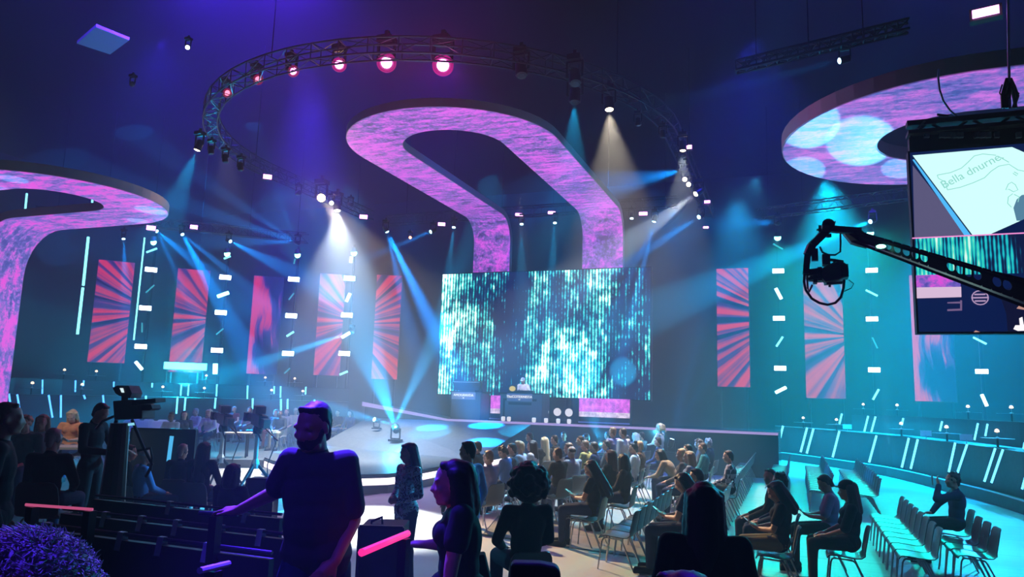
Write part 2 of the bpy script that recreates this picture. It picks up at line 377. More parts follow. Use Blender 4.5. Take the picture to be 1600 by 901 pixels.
MB().ell((0, -.135, .15), (.13, .005, .1)).build('lid_picture', emi('yellow_sticker', (1, .75, .12), .6), lid)
t = thing('mixing_deck', 'low dark mixing deck in front of the man in the white cap', 'mixer', (-9.5, 26.45, 2.485))
MB().box((-.35, -.15, 0), (.35, .15, .09)).build('chassis', BLACK, t); q = MB()
for k in range(6): q.lathe([(.02, .09), (.02, .12)], 8, Matrix.Translation((-.28+k*.11, 0, 0)))
q.build('knob_row', STEEL, t)
# round floor lamps and little footlights along the stage front
EFL = emi('blinder_lens', (.95, .92, 1), .7)
for i, (x, y) in enumerate(((852, 646), (871, 646), (889, 647))):
    p = Yp(x, y, 27.0); t = thing('blinder_lamp', ('round white blinder lamp nearest the larger booth' if i == 0 else 'round white blinder lamp in the middle of its row of three' if i == 1 else 'round white blinder lamp nearest the wide step screen'), 'stage lamp', (p.x, 27.0, 1.385), 0, 'round lamps on the stage')
    h = p.z-1.32; M = Matrix.Translation((0, 0, h)) @ Matrix.Rotation(PI/2, 4, 'X')
    MB().lathe([(.13, -.12), (.17, 0), (.17, .02)], 16, M).build('housing', BLKMET, t); MB().lathe([(.15, .021), (.15, .03)], 16, M).build('lens', EFL, t)
    MB().bar((0, 0, 0), (0, 0, h-.15), .06).build('stand', BLKMET, t); MB().box((-.15, -.12, 0), (.15, .12, .02)).build('foot', BLKMET, t)
for i, (x, y) in enumerate(((786, 660), (795, 659), (834, 663), (853, 664), (872, 665), (889, 666))):
    p = Yp(x, y, 25.6); t = thing('footlight', 'small pale footlight on the stage edge, %s counted from the darker booth' % ordinal(i), 'stage lamp', (p.x, 25.6, 1.385), 0, 'footlights on the stage edge')
    MB().box((-.08, -.05, 0), (.08, .08, .05)).build('base', BLKMET, t); MB().lathe([(.05, .05), (.075, .09), (.075, .2), (.05, .22)], 10).build('lens', EFL, t)
# ================================================================ ribbons overhead
def ribbon(name, label, cx, cy, R, r, z, axis, straight, bend, zend, facem, thick=.24, n=28, one_leg=False):
    # U-shaped band; 'axis' is the plan angle its rounded tip points to; its arms run back from the tip and bend down into legs
    t = thing(name, label, 'stage ribbon', (cx, cy, 0), 0); ca, sa = math.cos(axis), math.sin(axis)
    W = lambda a, b, zz: Vector((ca*a-sa*b, sa*a+ca*b, zz))      # a along the axis, b across it
    L = []; Rr = []; T = []
    def leg(side):
        Ls = []
        o, i = side*R, side*r; zz = zend
        a0 = -straight-bend
        while zz < z-bend-.01: Ls.append((a0, zz, (-1, 0))); zz += .6
        for k in range(9):
            an = PI/2*k/8; Ls.append((-straight-bend*math.cos(an), z-bend+bend*math.sin(an), (-math.cos(an), math.sin(an))))
        m = max(3, int(straight/.7))
        for k in range(1, m): Ls.append((-straight*(1-k/m), z, (0, 1)))
        return [(W(a, o, q), W(a, i, q), W(tn[0]*thick, 0, tn[1]*thick)) for a, q, tn in Ls]
    rows = leg(1)
    for k in range(n+1):
        th = PI/2-PI*k/n; c, s = math.cos(th), math.sin(th)
        rows.append((W(R*c, R*s, z), W(r*c, r*s, z), Vector((0, 0, thick))))
    rows += leg(-1)[::-1]
    L = [a for a, b, c in rows]; Rr = [b for a, b, c in rows]; T = [c for a, b, c in rows]
    MB().strip(L, Rr, T).build('shell', RIBSIDE, t)
    f = MB(); vs = []; fs = []; K = 6
    for l, q, tt in zip(L, Rr, T):
        nrm = tt.normalized()*-.012
        vs += [l.lerp(q, .012+.976*j/K)+nrm for j in range(K+1)]
    for i in range(len(L)-1):
        for j in range(K): a = i*(K+1)+j; fs.append((a, a+1, a+K+2, a+K+1))
    f.add(vs, fs).build('display_face', facem, t)
    return t
ribbon('ribbon_arch', 'magenta looped ribbon arch standing behind the big screen and reaching overhead', -9.65, 19.85, 3.32, 1.6, 9.9, -PI/2, 8.1, 1.0, 7.0, RIB)
ribbon('ribbon_arch', 'pink looped ribbon arch with one leg coming down to the floor, beside the tables', -18.55, 13.65, 2.8, 1.15, 7.2, 0.0, 3.3, 1.5, 0.0, RIBP)
ribbon('ribbon_arch', 'pink and blue looped ribbon overhead above the hanging screen', 2.7, 13.85, 2.8, 1.22, 6.9, PI, 4.5, 1.4, 0.0, RIBL)
# ================================================================ truss
def truss(label, path, w=.42, closed=False):
    t = thing('lighting_truss', label, 'truss', path[0]); o = path[0]
    pts = [Vector(p)-Vector(o) for p in path]; N = len(pts); off = []
    for i in range(N):
        d = (pts[(i+1) % N]-pts[i-1]) if closed else (pts[min(i+1, N-1)]-pts[max(i-1, 0)]); d.normalize(); s = d.cross(Vector((0, 0, 1))).normalized(); off.append(s)
    ch = [[p+s*(a*w/2)+Vector((0, 0, b*w/2)) for p, s in zip(pts, off)] for a, b in ((-1, -1), (1, -1), (1, 1), (-1, 1))]
    for c in ch: MB().tube(c, .026, 6, closed=closed).build('chord', ALU, t)
    lat = MB()
    for i in range(N if closed else N-1):
        j = (i+1) % N
        for k in range(4):
            a, b = ch[k], ch[(k+1) % 4]
            lat.tube([a[i], b[j]] if i % 2 else [b[i], a[j]], .013, 4, cap=False); lat.tube([a[i], b[i]], .013, 4, cap=False)
    lat.build('hanging_lattice', ALU, t)
    for i in range(2, N, max(5, N//5)): MB().tube([pts[i]+Vector((0, 0, w/2)), pts[i]+Vector((0, 0, 15.6-o[2]))], .012, 4).build('hanging_cable', BLKMET, t)
    return t
path = [(-18.9, 33, 10.8-.0)]; path = []
k = 0; yy = 30.0
while yy > 22.6: path.append((-19.0, yy, 10.8)); yy -= .55
for i in range(33):
    a = PI+PI*i/32; path.append((-11.2+7.8*math.cos(a), 22.5+7.8*math.sin(a), 10.8))
yy = 23.0
while yy < 34: path.append((-3.4, yy, 10.8)); yy += .55
truss('horseshoe shaped lighting truss curving above the magenta ribbon arch', path)
truss('straight lighting truss crossing behind the magenta ribbon arch', [(-18.4+.5*i, 30.7, 10.7) for i in range(29)])
truss('straight lighting truss high above the row of tall red panels beside the tables', [tuple(P(60, 330, 34)+(P(480, 372, 34)-P(60, 330, 34))*(i/28)) for i in range(29)])
truss('straight lighting truss high above the tall red panels near the camera crane', [tuple(P(1180, 335, 32)+(P(1440, 300, 27)-P(1180, 335, 32))*(i/22)) for i in range(23)])
truss('dark lighting truss crossing high above the looped ribbon with blue spots', [tuple(P(1150, 105, 13)+(P(1420, 40, 12)-P(1150, 105, 13))*(i/16)) for i in range(17)], .18)
# ceiling baffle
c0 = [Zp(120, 68, 15.4), Zp(150, 42, 15.4), Zp(202, 63, 15.4), Zp(172, 85, 15.4)]
t = thing('ceiling_baffle', 'pale square baffle hanging flat below the dark ceiling', 'baffle', c0[0])
MB().prism([p-c0[0] for p in c0], (0, 0, .12)).build('panel', mat('baffle_felt', (.42, .42, .46, 1), .9), t)
MB().tube([(c0[0]+c0[2])/2-c0[0]+Vector((0, 0, .1)), (c0[0]+c0[2])/2-c0[0]+Vector((0, 0, .4))], .02, 6).build('hanging_rod', BLKMET, t)
# ================================================================ tall red picture panels
RAYA = make_ray_mat('ray_picture_fan', 2.3, 3.0, 1.3)
RAYM = make_ray_mat('ray_picture_fan_mirrored', -2.1, 3.0, 4.4)
RAYB = make_ray_mat('ray_picture_corner', 1.5, 3.1, 5.1, lo=S(40, 26, 104), hi=S(246, 44, 100), fr=2.6)
RAYC = make_ray_mat('ray_picture_wide', 2.4, 3.3, 9.7, fr=4.6)
FLAM = make_ray_mat('flame_picture', 0, 0, 2.0, flame=True)
def panel(x0, x1, y0, y1, d, m, label, base=0.):
    b = P((x0+x1)/2, y1, d); tp = P((x0+x1)/2+(y1-y0)*.06, y0, d)
    w = (x1-x0)/FPX*d*1.03; h = (tp-b).length
    face = Vector((EYE.x-b.x-3, EYE.y-b.y, 0)).normalized(); rz = math.atan2(face.x, -face.y)
    t = thing('tall_screen', label, 'screen', (b.x, b.y, base), rz, 'tall red picture panels')
    MB().box((-w/2, 0, 0), (w/2, .02, h)).build('display', m, t).location = (0, 0, b.z-base)
    MB().box((-w/2-.02, .03, b.z-base-.02), (w/2+.02, .22, b.z-base+h+.02)).build('cabinet', BLACK, t)
    MB().box((-w/2+.1, .05, 0), (-w/2+.2, .2, b.z-base)).box((w/2-.2, .05, 0), (w/2-.1, .2, b.z-base)).build('support_leg', BLKMET, t)
    return t
panel(141, 190, 408, 566, 41.6, RAYA, 'tall red ray panel nearest the pink ribbon leg')
panel(266, 311, 421, 581, 41.6, RAYB, 'second tall red panel from the pink ribbon leg, above the bright cyan glow')
panel(387, 430, 432, 584, 41.6, FLAM, 'tall panel with red flame streaks between two columns of strobes')
panel(491, 529, 428, 586, 41.6, RAYB, 'tall red panel dimmed behind the broad white light beam')
panel(581, 619, 430, 592, 41.6, RAYM, 'bright tall red ray panel nearest the big screen')
panel(1123, 1170, 420, 604, 36, RAYC, 'tall red ray panel on the far side of the big screen, first past it')
panel(1263, 1318, 424, 622, 37, RAYB, 'tall red panel seen just below the crane camera')
panel(1435, 1490, 430, 627, 32, FLAM, 'tall red flame panel half hidden behind the hanging screen')
# ================================================================ light columns
def tower(x0, y0, x1, y1, d, label):
    a, b = P(x0, y0, d), P(x1, y1, d); t = thing('light_tower', label, 'light tower', (b.x, b.y, 0))
    MB().box((-.05, .12, 0), (.05, .22, a.z+.5)).build('pole', BLKMET, t); MB().box((-.3, -.1, 0), (.3, .4, .04)).build('base_plate', BLKMET, t)
    return t
def strobe(x, y, d, label, m=None, w=17, h=7, ry=0., group='strobes on the light towers', lit=True):
    p = P(x, y, d); t = thing('strobe_light', label, 'strobe light', p, math.atan2(p.x, -p.y)*-1*-1 if 0 else math.atan2(EYE.x-p.x, -(EYE.y-p.y)), group)
    W, Hh = w/FPX*d, h/FPX*d
    MB().box((-W/2-.03, .02, -Hh/2-.03), (W/2+.03, .14, Hh/2+.03)).build('housing', BLACK, t)
    MB().box((-W/2, -.01, -Hh/2), (W/2, .02, Hh/2)).build('lens', m or E_WHITE, t)
    MB().bar((0, .14, 0), (0, .2, 0), .08).build('mounting_clamp', BLKMET, t)
    return t
def tube_lamp(x0, y0, x1, y1, d, label, m=None, px=3.2, group='tilted tubes on the light towers', off=0., cat='tube light'):
    a, b = P(x0, y0, d), P(x1, y1, d); c = (a+b)/2; t = thing('tube_light', label, cat, c, 0, group)
    r = px/FPX*d/2; dr = (c-EYE).normalized()
    MB().tube([a-c, b-c], r, 8).build('tube', m or E_TUBE, t)
    MB().bar(a-c+dr*r*2.4, b-c+dr*r*2.4, r*1.6).build('mounting_bar', BLACK, t)
    return t
def ball(x, y, d, label):
    p = P(x, y, d); t = thing('wash_light', label, 'wash light', p, 0, 'green lamps topping the light towers'); r = 5.2/FPX*d
    MB().ell((0, 0, 0), (r, r*.7, r)).build('lens', E_GREEN, t, smooth=True); MB().lathe([(r*.6, 0), (r*1.05, r*.4), (r*.8, r*1.6)], 14).build('housing', BLACK, t); MB().bar((0, r*.6, r*1.2), (0, .25, r*1.2), .08).build('mounting_clamp', BLKMET, t)
    return t
TOW = [
 ('the tower nearest the pink ribbon leg', 39.5, (240, 378, 217, 600), [(236, 421), (227, 481), (220, 541)], [(229, 394, 245, 388, 1), (228, 457, 241, 445, 0), (222, 504, 222, 519, 0), (212, 565, 222, 577, 2)]),
 ('the tower above the cyan flood glare', 39.5, (355, 396, 336, 600), [(352, 433), (345, 488), (339, 547)], [(350, 404, 360, 400, 1), (340, 463, 357, 457, 3), (338, 522, 349, 513, 0), (336.5, 568, 336, 584, 4)]),
 ('the tower next to the flame panel', 39.5, (465, 398, 448, 600), [(459, 436), (455, 493), (450, 552)], [(459, 412, 461, 404, 0), (451, 468, 459, 458, 0), (448, 525, 459, 518, 1), (444, 583, 453, 575, 0)]),
 ('the tower closest to the big screen', 39.5, (553, 395, 538, 600), [(546, 434.5), (542, 492), (538, 552)], [(549, 401, 548, 410, 2), (541, 471, 547, 458, 2), (534, 527, 546, 520, 2), (531, 585, 543, 580, 1)]),
 ('the first tower past the big screen', 37.6, (1215, 371, 1220, 640), [(1216, 423), (1217, 497), (1219, 575)], [(1208, 381, 1223, 389, 0), (1212, 450, 1221, 467, 2), (1213, 541, 1223, 526, 1), (1212, 613, 1228, 605, 2)]),
 ('the tower behind the crane arm', 35.2, (1360, 364, 1369, 650), [(1362, 422), (1362.5, 498), (1366, 577.5)], [(1354, 378, 1374, 385, 4), (1353, 453, 1371, 462, 1), (1363, 527, 1371, 544, 0), (1364, 624, 1373, 608, 1)]),
 ('the tower below the hanging screen', 28, (1524, 380, 1541, 660), [(1527, 436), (1530, 508), (1534, 580)], [(1521, 527, 1541, 537, 1), (1534, 616, 1542, 634, 2)]),
]
TM = [E_TUBED, E_TUBE, emi('bright_cyan_tube', (.6, 1, 1), 3.5), emi('green_cyan_tube', (.3, 1, .85), 5), emi('hot_cyan_tube', (.35, 1, 1), 6)]
TL = ['dim', 'thin pale', 'bright', 'glaring green', 'glaring white']
NT = ['uppermost', 'second highest', 'third highest', 'lowest']
for desc, d, tw, st, tb in TOW:
    tower(*tw, d+.2, 'dark pole of '+desc)
    if tw[1] < 399 and '1524' not in str(tw): ball(tw[0], tw[1], d, 'round green lamp topping '+desc)
    for i, (x, y) in enumerate(st): strobe(x, y, d, ('highest', 'middle', 'lowest')[i]+' white strobe on '+desc)
    for i, (a, b, c, e, k) in enumerate(tb): tube_lamp(a, b, c, e, d, '%s %s tilted tube on %s' % (NT[i], TL[k], desc), TM[k], px=(2.4, 3.2, 5, 6, 7)[k])
tube_lamp(138, 370, 130, 446, 24, 'upper half of the long cyan light stick hanging below the pink ribbon', E_TUBE, 4, 'long cyan light sticks')
tube_lamp(129.5, 449, 121, 522, 24, 'lower half of the long cyan light stick hanging below the pink ribbon', E_TUBE, 4, 'long cyan light sticks')
tube_lamp(226, 371, 209, 531, 30, 'thin long cyan light stick beside the first strobe tower', E_TUBE, 2.4, 'long cyan light sticks')
tube_lamp(42, 302, 39, 332, 26, 'short cyan light stick seen through the ribbon hole, nearest the leg', E_TUBE, 3, 'long cyan light sticks')
tube_lamp(144.5, 310, 143.5, 325, 26, 'shorter cyan light stick seen through the ribbon hole, nearer its rounded tip', E_TUBE, 3, 'long cyan light sticks')
# ================================================================ hanging video screen
HY = 9.0; A0 = Yp(1425, 239, HY); A1 = Yp(1433, 518, HY); ax = (A0.x+A1.x)/2; az0 = A1.z; az1 = Yp(1425, 238, HY).z
hs = thing('hanging_screen', 'hanging video screen showing a drawing on white paper above a stage picture', 'screen', (ax, HY, az0))
Wd = 3.4; Hd = az1-az0
L2 = lambda x, y, e=-.004: Vector((Yp(x, y, HY).x-ax, e, Yp(x, y, HY).z-az0))
MB().box((-.02, .01, -.02), (Wd+.02, .16, Hd+.02)).build('cabinet', BLACK, hs)
disp = MB().box((0, 0, 0), (Wd, .01, Hd)).build('display', emi('screen_navy', S(8, 26, 74)[:3], .9), hs)
def pic(name, pts, m, e): q = MB().prism([L2(x, y, e) for x, y in pts], (0, .003, 0)).build(name, m, disp); return q
def cl(pts): return pts
zsp = 369
pic('picture_table', [(1426, 258), (1511, 367), (1429, 373)], emi('screen_grey', S(92, 88, 124)[:3], .9), -.006)
PAP = emi('screen_paper', S(205, 255, 250)[:3], 1.0)
pic('picture_paper', [(1426, 243), (1581, 230), (1650, 260), (1650, 340), (1545, 366.5), (1520, 368)], PAP, -.008)
pic('picture_paper_edge', [(1425.6, 250), (1428, 249), (1517, 368), (1507, 368.4)], emi('screen_blue', S(82, 190, 255)[:3], .9), -.010)
INK = emi('screen_pencil', S(150, 222, 212)[:3], .85)
sk = MB()
def stroke(pts, r=.0045): sk.tube([L2(x, y, -.012) for x, y in pts], r, 5)
stroke([(1464, 274), (1485, 270), (1502, 263), (1512, 254), (1522, 244), (1535, 241), (1556, 243)]); stroke([(1464, 274), (1466, 279), (1477, 285), (1480, 297)])
stroke([(1480, 297), (1500, 293), (1520, 286), (1538, 278), (1548, 268), (1560, 260), (1576, 257), (1590, 266), (1600, 268)]); stroke([(1562, 246), (1576, 254)])
stroke([(1575, 288), (1580, 285), (1586, 289), (1590, 297), (1583, 300), (1576, 296), (1571, 297), (1575, 288)]); stroke([(1582, 303), (1575, 308), (1574, 318), (1580, 324)]); stroke([(1584, 304), (1592, 308), (1590, 316)]); stroke([(1584, 269), (1590, 272), (1588, 275), (1582, 271)])
sk.build('picture_sketch', INK, disp)
lt = text_mesh('Bella dnurne.', .125, 'picture_handwriting', INK, disp, L2(1518, 267, -.011), (PI/2, -.47, 0), .001)
hm = [(1588, 312), (1596, 305), (1640, 300), (1640, 345), (1588, 345), (1583, 325)]
pic('picture_hand', hm, emi('screen_hand_shadow', S(92, 140, 170)[:3], .8), -.013)
pic('picture_corner', [(1545, 367), (1650, 320), (1650, 366)], emi('screen_navy', S(8, 26, 74)[:3], .9), -.014)
def make_feed():
    nb = NB('screen_rain_feed'); sx = nb.xyz(nb.obj()); x, z = sx[0], sx[2]
    c = nb.math('FLOOR', nb.math('MULTIPLY', x, 26)); a = nb.noise(nb.comb(nb.math('MULTIPLY', c, .37), nb.math('MULTIPLY', z, 1.6), 2.), 1., 3, .65)
    fr = nb.math('ABSOLUTE', nb.math('SUBTRACT', nb.math('FRACT', nb.math('MULTIPLY', x, 26)), .5))
    t = nb.math('SUBTRACT', nb.math('ADD', a, .22), nb.math('ADD', nb.math('MULTIPLY', fr, .35), nb.math('MULTIPLY', x, .17)))
    return nb.glow(nb.ramp(t, [(.44, S(14, 26, 66)), (.5, S(12, 90, 130)), (.56, S(20, 190, 205)), (.66, S(60, 225, 190)), (.75, S(230, 255, 250))]), .9, sample=False)
q = MB().box((0, 0, 0), (Wd, .003, L2(1430, 371).z-L2(1430, 431).z)).build('picture_rain', make_feed(), disp); q.location = (0, -.006, L2(1430, 431).z)
pic('picture_split_line', [(1425, 371.5), (1650, 361), (1650, 363), (1425, 373.4)], emi('screen_pink_line', S(250, 150, 220)[:3], .9), -.016)
pic('picture_pink_step', [(1431, 430), (1500, 428), (1501, 450), (1432, 451)], RIBP, -.007)
pic('picture_pale_step', [(1432, 449), (1501.5, 448), (1502, 464), (1432.5, 466)], emi('screen_pale', S(225, 195, 225)[:3], .85), -.009)
pic('picture_step_line', [(1480, 472), (1500, 471), (1500, 469), (1503, 469), (1503, 485), (1480, 486), (1480, 483), (1500, 482), (1500, 474), (1480, 474)], emi('screen_mauve', S(130, 105, 150)[:3], .7), -.009)
em = MB(); c = L2(1531, 465, -.01)
for k in range(3): em.tube([c+Vector(((-.05, -.07, -.05)[k], 0, (.035, 0, -.035)[k])), c+Vector(((.05, .07, .05)[k], 0, (.035, 0, -.035)[k]))], .008, 5)
em.tube([c+Vector((.075*math.cos(a*PI/8), 0, .075*math.sin(a*PI/8))) for a in range(16)], .006, 5, closed=True)
em.build('picture_emblem', emi('screen_emblem', S(190, 160, 200)[:3], .8), disp)
pic('picture_coat', [(1545, 456), (1552, 452), (1563, 464), (1572, 490), (1574, 518), (1600, 518), (1640, 518), (1640, 440), (1600, 450), (1580, 450)], emi('screen_coat', S(14, 18, 50)[:3], .9), -.009)
pic('picture_glove', [(1583, 514), (1586, 508), (1593, 508), (1592, 497), (1597, 495), (1599, 507), (1612, 500), (1616, 506), (1612, 516), (1590, 517)], emi('screen_white', (1, .95, 1), .95), -.012)
pic('picture_face', [(1588, 482), (1596, 472), (1600, 466), (1615, 462), (1625, 480), (1600, 484)], emi('screen_skin', S(200, 150, 140)[:3], .8), -.012)
pic('picture_shoe', [(1521, 519), (1524, 516), (1531, 518.5)], emi('screen_skin', S(200, 150, 140)[:3], .8), -.012)
# rigging above the screen
rg = thing('screen_rigging_frame', 'black rigging frame with clamps and cables above the hanging screen', 'rigging', (ax, HY, az1+.02))
fr = MB()
R2 = lambda x, y, e=0.: Vector((Yp(x, y, HY).x-ax, e, Yp(x, y, HY).z-az1-.02))
hz = R2(1425, 190).z
fr.box((-.02, -.05, hz-.06), (Wd, .08, hz)); fr.box((-.02, -.1, hz-.17), (Wd, .12, hz-.13))
fr.box((0, .02, 0), (Wd, .14, hz-.17))
for k in range(9): fr.tube([(k*.4, 0, hz-.17), (k*.4+.2, 0, hz-.03)], .015, 5); fr.tube([(k*.4+.2, 0, hz-.03), (k*.4+.4, 0, hz-.17)], .015, 5)
fr.build('mounting_frame', BLACK, rg)
ZN = mat('clamp_zinc', (.35, .42, .5, 1), .3, .7)
for x in (1447, 1470, 1478, 1485, 1493, 1500, 1525, 1534, 1543, 1556, 1590): MB().box(R2(x, 213, -.06)-Vector((.025, 0, .03)), R2(x, 213, -.06)+Vector((.025, .04, .03))).build('clamp', ZN, rg)
MB().bar(R2(1432, 205, -.08), R2(1443, 193, -.08), .02).build('brace', ZN, rg); MB().bar(R2(1462, 183, -.08), R2(1480, 185, -.08), .02).build('brace', ZN, rg)
MB().tube([R2(1578, 170), R2(1577, 130), R2(1576, 85), R2(1574, -60), R2(1574, -190)], .014, 6).build('hanging_cable', mat('pale_cable', (.3, .45, .7, 1), .4, .3), rg)
w_ = MB()
for a, b, c in ((1568, 1566, 1574), (1584, 1590, 1579), (1573, 1571, 1577), (1588, 1584, 1579), (1576, 1577, 1577)): w_.tube([R2(a, 168, .02), R2(b, 150, .0), R2((b+c)/2, 135), R2(c, 122, .01)], .018, 6)
w_.tube([R2(1566, 132), R2(1562, 145), R2(1570, 158), R2(1578, 150)], .008, 5); w_.tube([R2(1586, 140), R2(1592, 146), R2(1586, 156)], .008, 5)
w_.build('cable_bundle', BLACK, rg)
MB().tube([R2(1467, 108), R2(1466, 122), R2(1468, 140), R2(1474, 158), R2(1484, 172), R2(1495, 182)], .011, 6).build('loose_cable', mat('pale_cable', (.3, .45, .7, 1), .4, .3), rg)
# ================================================================ camera crane
def plate(mb, a0, a1, b0, b1, nrm, th, holes, hr):              # tapered web from edge a to edge b with round holes
    a0, a1, b0, b1 = [Vector(p) for p in (a0, a1, b0, b1)]; nrm = Vector(nrm).normalized()*th
    cuts = [0.]; L = (b0-a0).length; w = [(h-hr*1.25/L, h+hr*1.25/L) for h in holes]
    f = lambda u, v: (a0+(b0-a0)*u).lerp(a1+(b1-a1)*u, v)
    def quad(u0, u1): mb.prism([f(u0, 0), f(u1, 0), f(u1, 1), f(u0, 1)], nrm)
    p = 0.
    for (s, e), h in zip(w, holes):
        if s > p: quad(p, s)
        N = 24; sq = []; ci = []
        for k in range(N):
            an = 2*PI*(k+.5)/N; c, q = math.cos(an), math.sin(an); m = max(abs(c), abs(q))
            sq.append(f((s+e)/2+(e-s)/2*c/m, .5+.5*q/m)); hh = (f(h, 1)-f(h, 0)).length
            ci.append(f(h+hr/L*c, .5+min(hr/hh, .42)*q))
        vs = sq+ci+[x+nrm for x in sq]+[x+nrm for x in ci]; fs = []
        for k in range(N):
            j = (k+1) % N; fs += [(k, j, N+j, N+k), (2*N+k, 3*N+k, 3*N+j, 2*N+j), (k, 2*N+k, 2*N+j, j), (N+k, N+j, 3*N+j, 3*N+k)]
        mb.add(vs, fs); p = e
    if p < 1: quad(p, 1)
JD, JE = 6.0, 4.9
jb = thing('camera_crane', 'black camera crane arm with round holes reaching in front of the hanging screen', 'camera crane', P(1300, 425, JD)); jo = P(1300, 425, JD)
def J(x, y, d=None, e=0.):
    if d is None: d = JD+(JE-JD)*max(0, (x-1330))/270
    return P(x, y, d)-jo+Vector((0, e, 0))
hx = [1388, 1402, 1416, 1430, 1444, 1486, 1500, 1513, 1527, 1558, 1574, 1610, 1626, 1642]
web = MB(); x0, x1 = 1330, 1760
e = lambda x: ((x-x0)/(x1-x0))
def solve(x):                                                   # share of the length whose picture column is x
    lo, hi = 0., 1.
    a, b = J(1330, 372)+jo, J(1760, 506)+jo
    for _ in range(40):
        m = (lo+hi)/2; p = a+(b-a)*m-EYE
        if 800+FPX*(p.dot(RGT)/p.dot(FWD)) < x: lo = m
        else: hi = m
    return lo
plate(web, J(1330, 371), J(1330, 357), J(1760, 530), J(1760, 484), (0, 1, 0), .012, [solve(x) for x in hx], .034)
web.build('arm', BLACK, jb)
rl = MB(); rl.bar(J(1325, 357, None, .07), J(1760, 484, None, .09), .14, .02); rl.bar(J(1340, 374, None, .07), J(1760, 530, None, .09), .14, .02)
rl.tube([J(1560, 428, None, -.02), J(1760, 478, None, -.02)], .012, 6); rl.tube([J(1400, 383, None, -.03), J(1760, 487, None, -.03)], .006, 6)
rl.build('arm_rail', BLKMET, jb)
e0 = J(1755, 505, None, .08); md = MB(); md.bar(e0, Vector(e0+(e0-J(1600, 450, None, .08)).normalized()*.8), .16, .2); md.box(e0+(e0-J(1600, 450, None, .08)).normalized()*.8-Vector((.2, .15, .2)), e0+(e0-J(1600, 450, None, .08)).normalized()*.8+Vector((.2, .15, .2))); md.build('counterweight', BLKMET, jb)
md = MB(); fl = .142-jo.z; md.lathe([(.09, fl+.1), (.08, e0.z-.05), (.12, e0.z), (.12, e0.z+.08)], 14, Matrix.Translation((e0.x, e0.y, 0))); md.lathe([(.42, fl), (.42, fl+.07), (.1, fl+.14)], 18, Matrix.Translation((e0.x, e0.y, 0))); md.build('pedestal', BLKMET, jb)
hd = MB(); hd.bar(J(1284, 357), J(1345, 361), .06, .05); hd.prism([J(1312, 356), J(1345, 358), J(1362, 372), J(1355, 385), J(1330, 378)], (0, .1, 0))
hd.build('arm_head', BLACK, jb)
yk = MB()
ya = [J(1300, 355), J(1290, 361), J(1280, 372), J(1268, 383), J(1262, 398), J(1260, 415), J(1259, 428)]
for a, b in zip(ya, ya[1:]): yk.bar(a, b, .05, .06)
yk.box(J(1292, 355)-Vector((.03, .03, .02)), J(1292, 355)+Vector((.04, .04, .05))); yk.box(J(1272, 398)-Vector((.02, .02, .05)), J(1272, 398)+Vector((.03, .03, .05))); yk.bar(J(1281, 362), J(1281, 352), .02); yk.bar(J(1303, 352), J(1305, 345), .008); yk.bar(J(1276, 359), J(1284, 359), .015)
yk.bar(J(1292, 368), J(1298, 368), .03); yk.bar(J(1258, 426), J(1280, 424), .05); yk.bar(J(1262, 436), J(1282, 432), .025)
yk.build('yoke', BLACK, jb)
mt_ = MB(); mt_.lathe([(.05, -.04), (.05, .04)], 14, Matrix.Translation(J(1294, 352)) @ Matrix.Rotation(PI/2, 4, 'X')); mt_.build('motor', BLKMET, jb)
cb = thing('crane_camera', 'black broadcast camera slung in the yoke of the crane arm', 'camera', P(1305, 428, JD)); co = P(1305, 428, JD)
def Jc(x, y, e=0.): return P(x, y, JD)-co+Vector((0, e, 0))
b = MB(); b.prism([Jc(1286, 418), Jc(1296, 411), Jc(1312, 408), Jc(1322, 411), Jc(1323, 432), Jc(1312, 436), Jc(1290, 440), Jc(1284, 434)], (0, .16, 0)); b.build('body', mat('camera_grey', (.05, .05, .055, 1), .5), cb, bevel=.008)
b = MB(); b.tube([Jc(1272, 428, .08), Jc(1286, 427, .08)], [.055, .06], 14); b.tube([Jc(1262, 428, .08), Jc(1272, 428, .08)], [.05, .05], 14); b.build('lens', BLACK, cb)
b = MB(); b.box(Jc(1285, 407)-Vector((0, 0, .03)), Jc(1297, 401)+Vector((.0, .1, .02))); b.bar(Jc(1298, 404, .05), Jc(1318, 407, .05), .02); b.bar(Jc(1304, 403, .05), Jc(1304, 412, .05), .02); b.build('viewfinder', BLACK, cb)
b = MB(); b.box(Jc(1314, 433)-Vector((0, .01, 0)), Jc(1325, 413)+Vector((.0, .12, 0))); b.bar(Jc(1290, 441, .08), Jc(1318, 439, .08), .05, .02); b.bar(Jc(1297, 446, .08), Jc(1297, 440, .08), .02); b.build('battery', BLACK, cb)
b = MB(); b.box(Jc(1270, 420), Jc(1277, 441)+Vector((.0, .1, 0))); b.box(Jc(1278, 438), Jc(1284, 417)+Vector((0, .1, 0))); b.build('lens_controls', BLACK, cb)
kb = MB()
kb.tube([J(1257, 428), J(1256, 440), J(1259, 453), J(1268, 466), J(1280, 473), J(1293, 476), J(1305, 473), J(1314, 464), J(1318, 450), J(1319, 437)], .011, 6)
kb.tube([J(1281, 385), J(1285, 394), J(1295, 398), J(1305, 398), J(1313, 393), J(1313.5, 378), J(1313, 362)], .008, 6); kb.tube([J(1261, 430), J(1262, 450), J(1264, 456), J(1269, 445)], .008, 6); kb.tube([J(1319, 455), J(1330, 450), J(1334, 443), J(1326, 437)], .004, 5)
kb.build('cable_loop', BLACK, jb)
p = P(1376, 386, JD-.3); t = thing('added_glare', 'small green glare added on the crane arm', 'lamp', p-Vector((0, .03, 0)))  # added glow for the green glare over the arm, no lamp known here
MB().ell((0, 0, 0), (.035, .012, .016)).build('lens', emi('green_glare', (.25, 1, .75), 9), t); MB().box((-.04, .01, -.02), (.04, .03, .02)).build('mounting_clamp', BLACK, t)
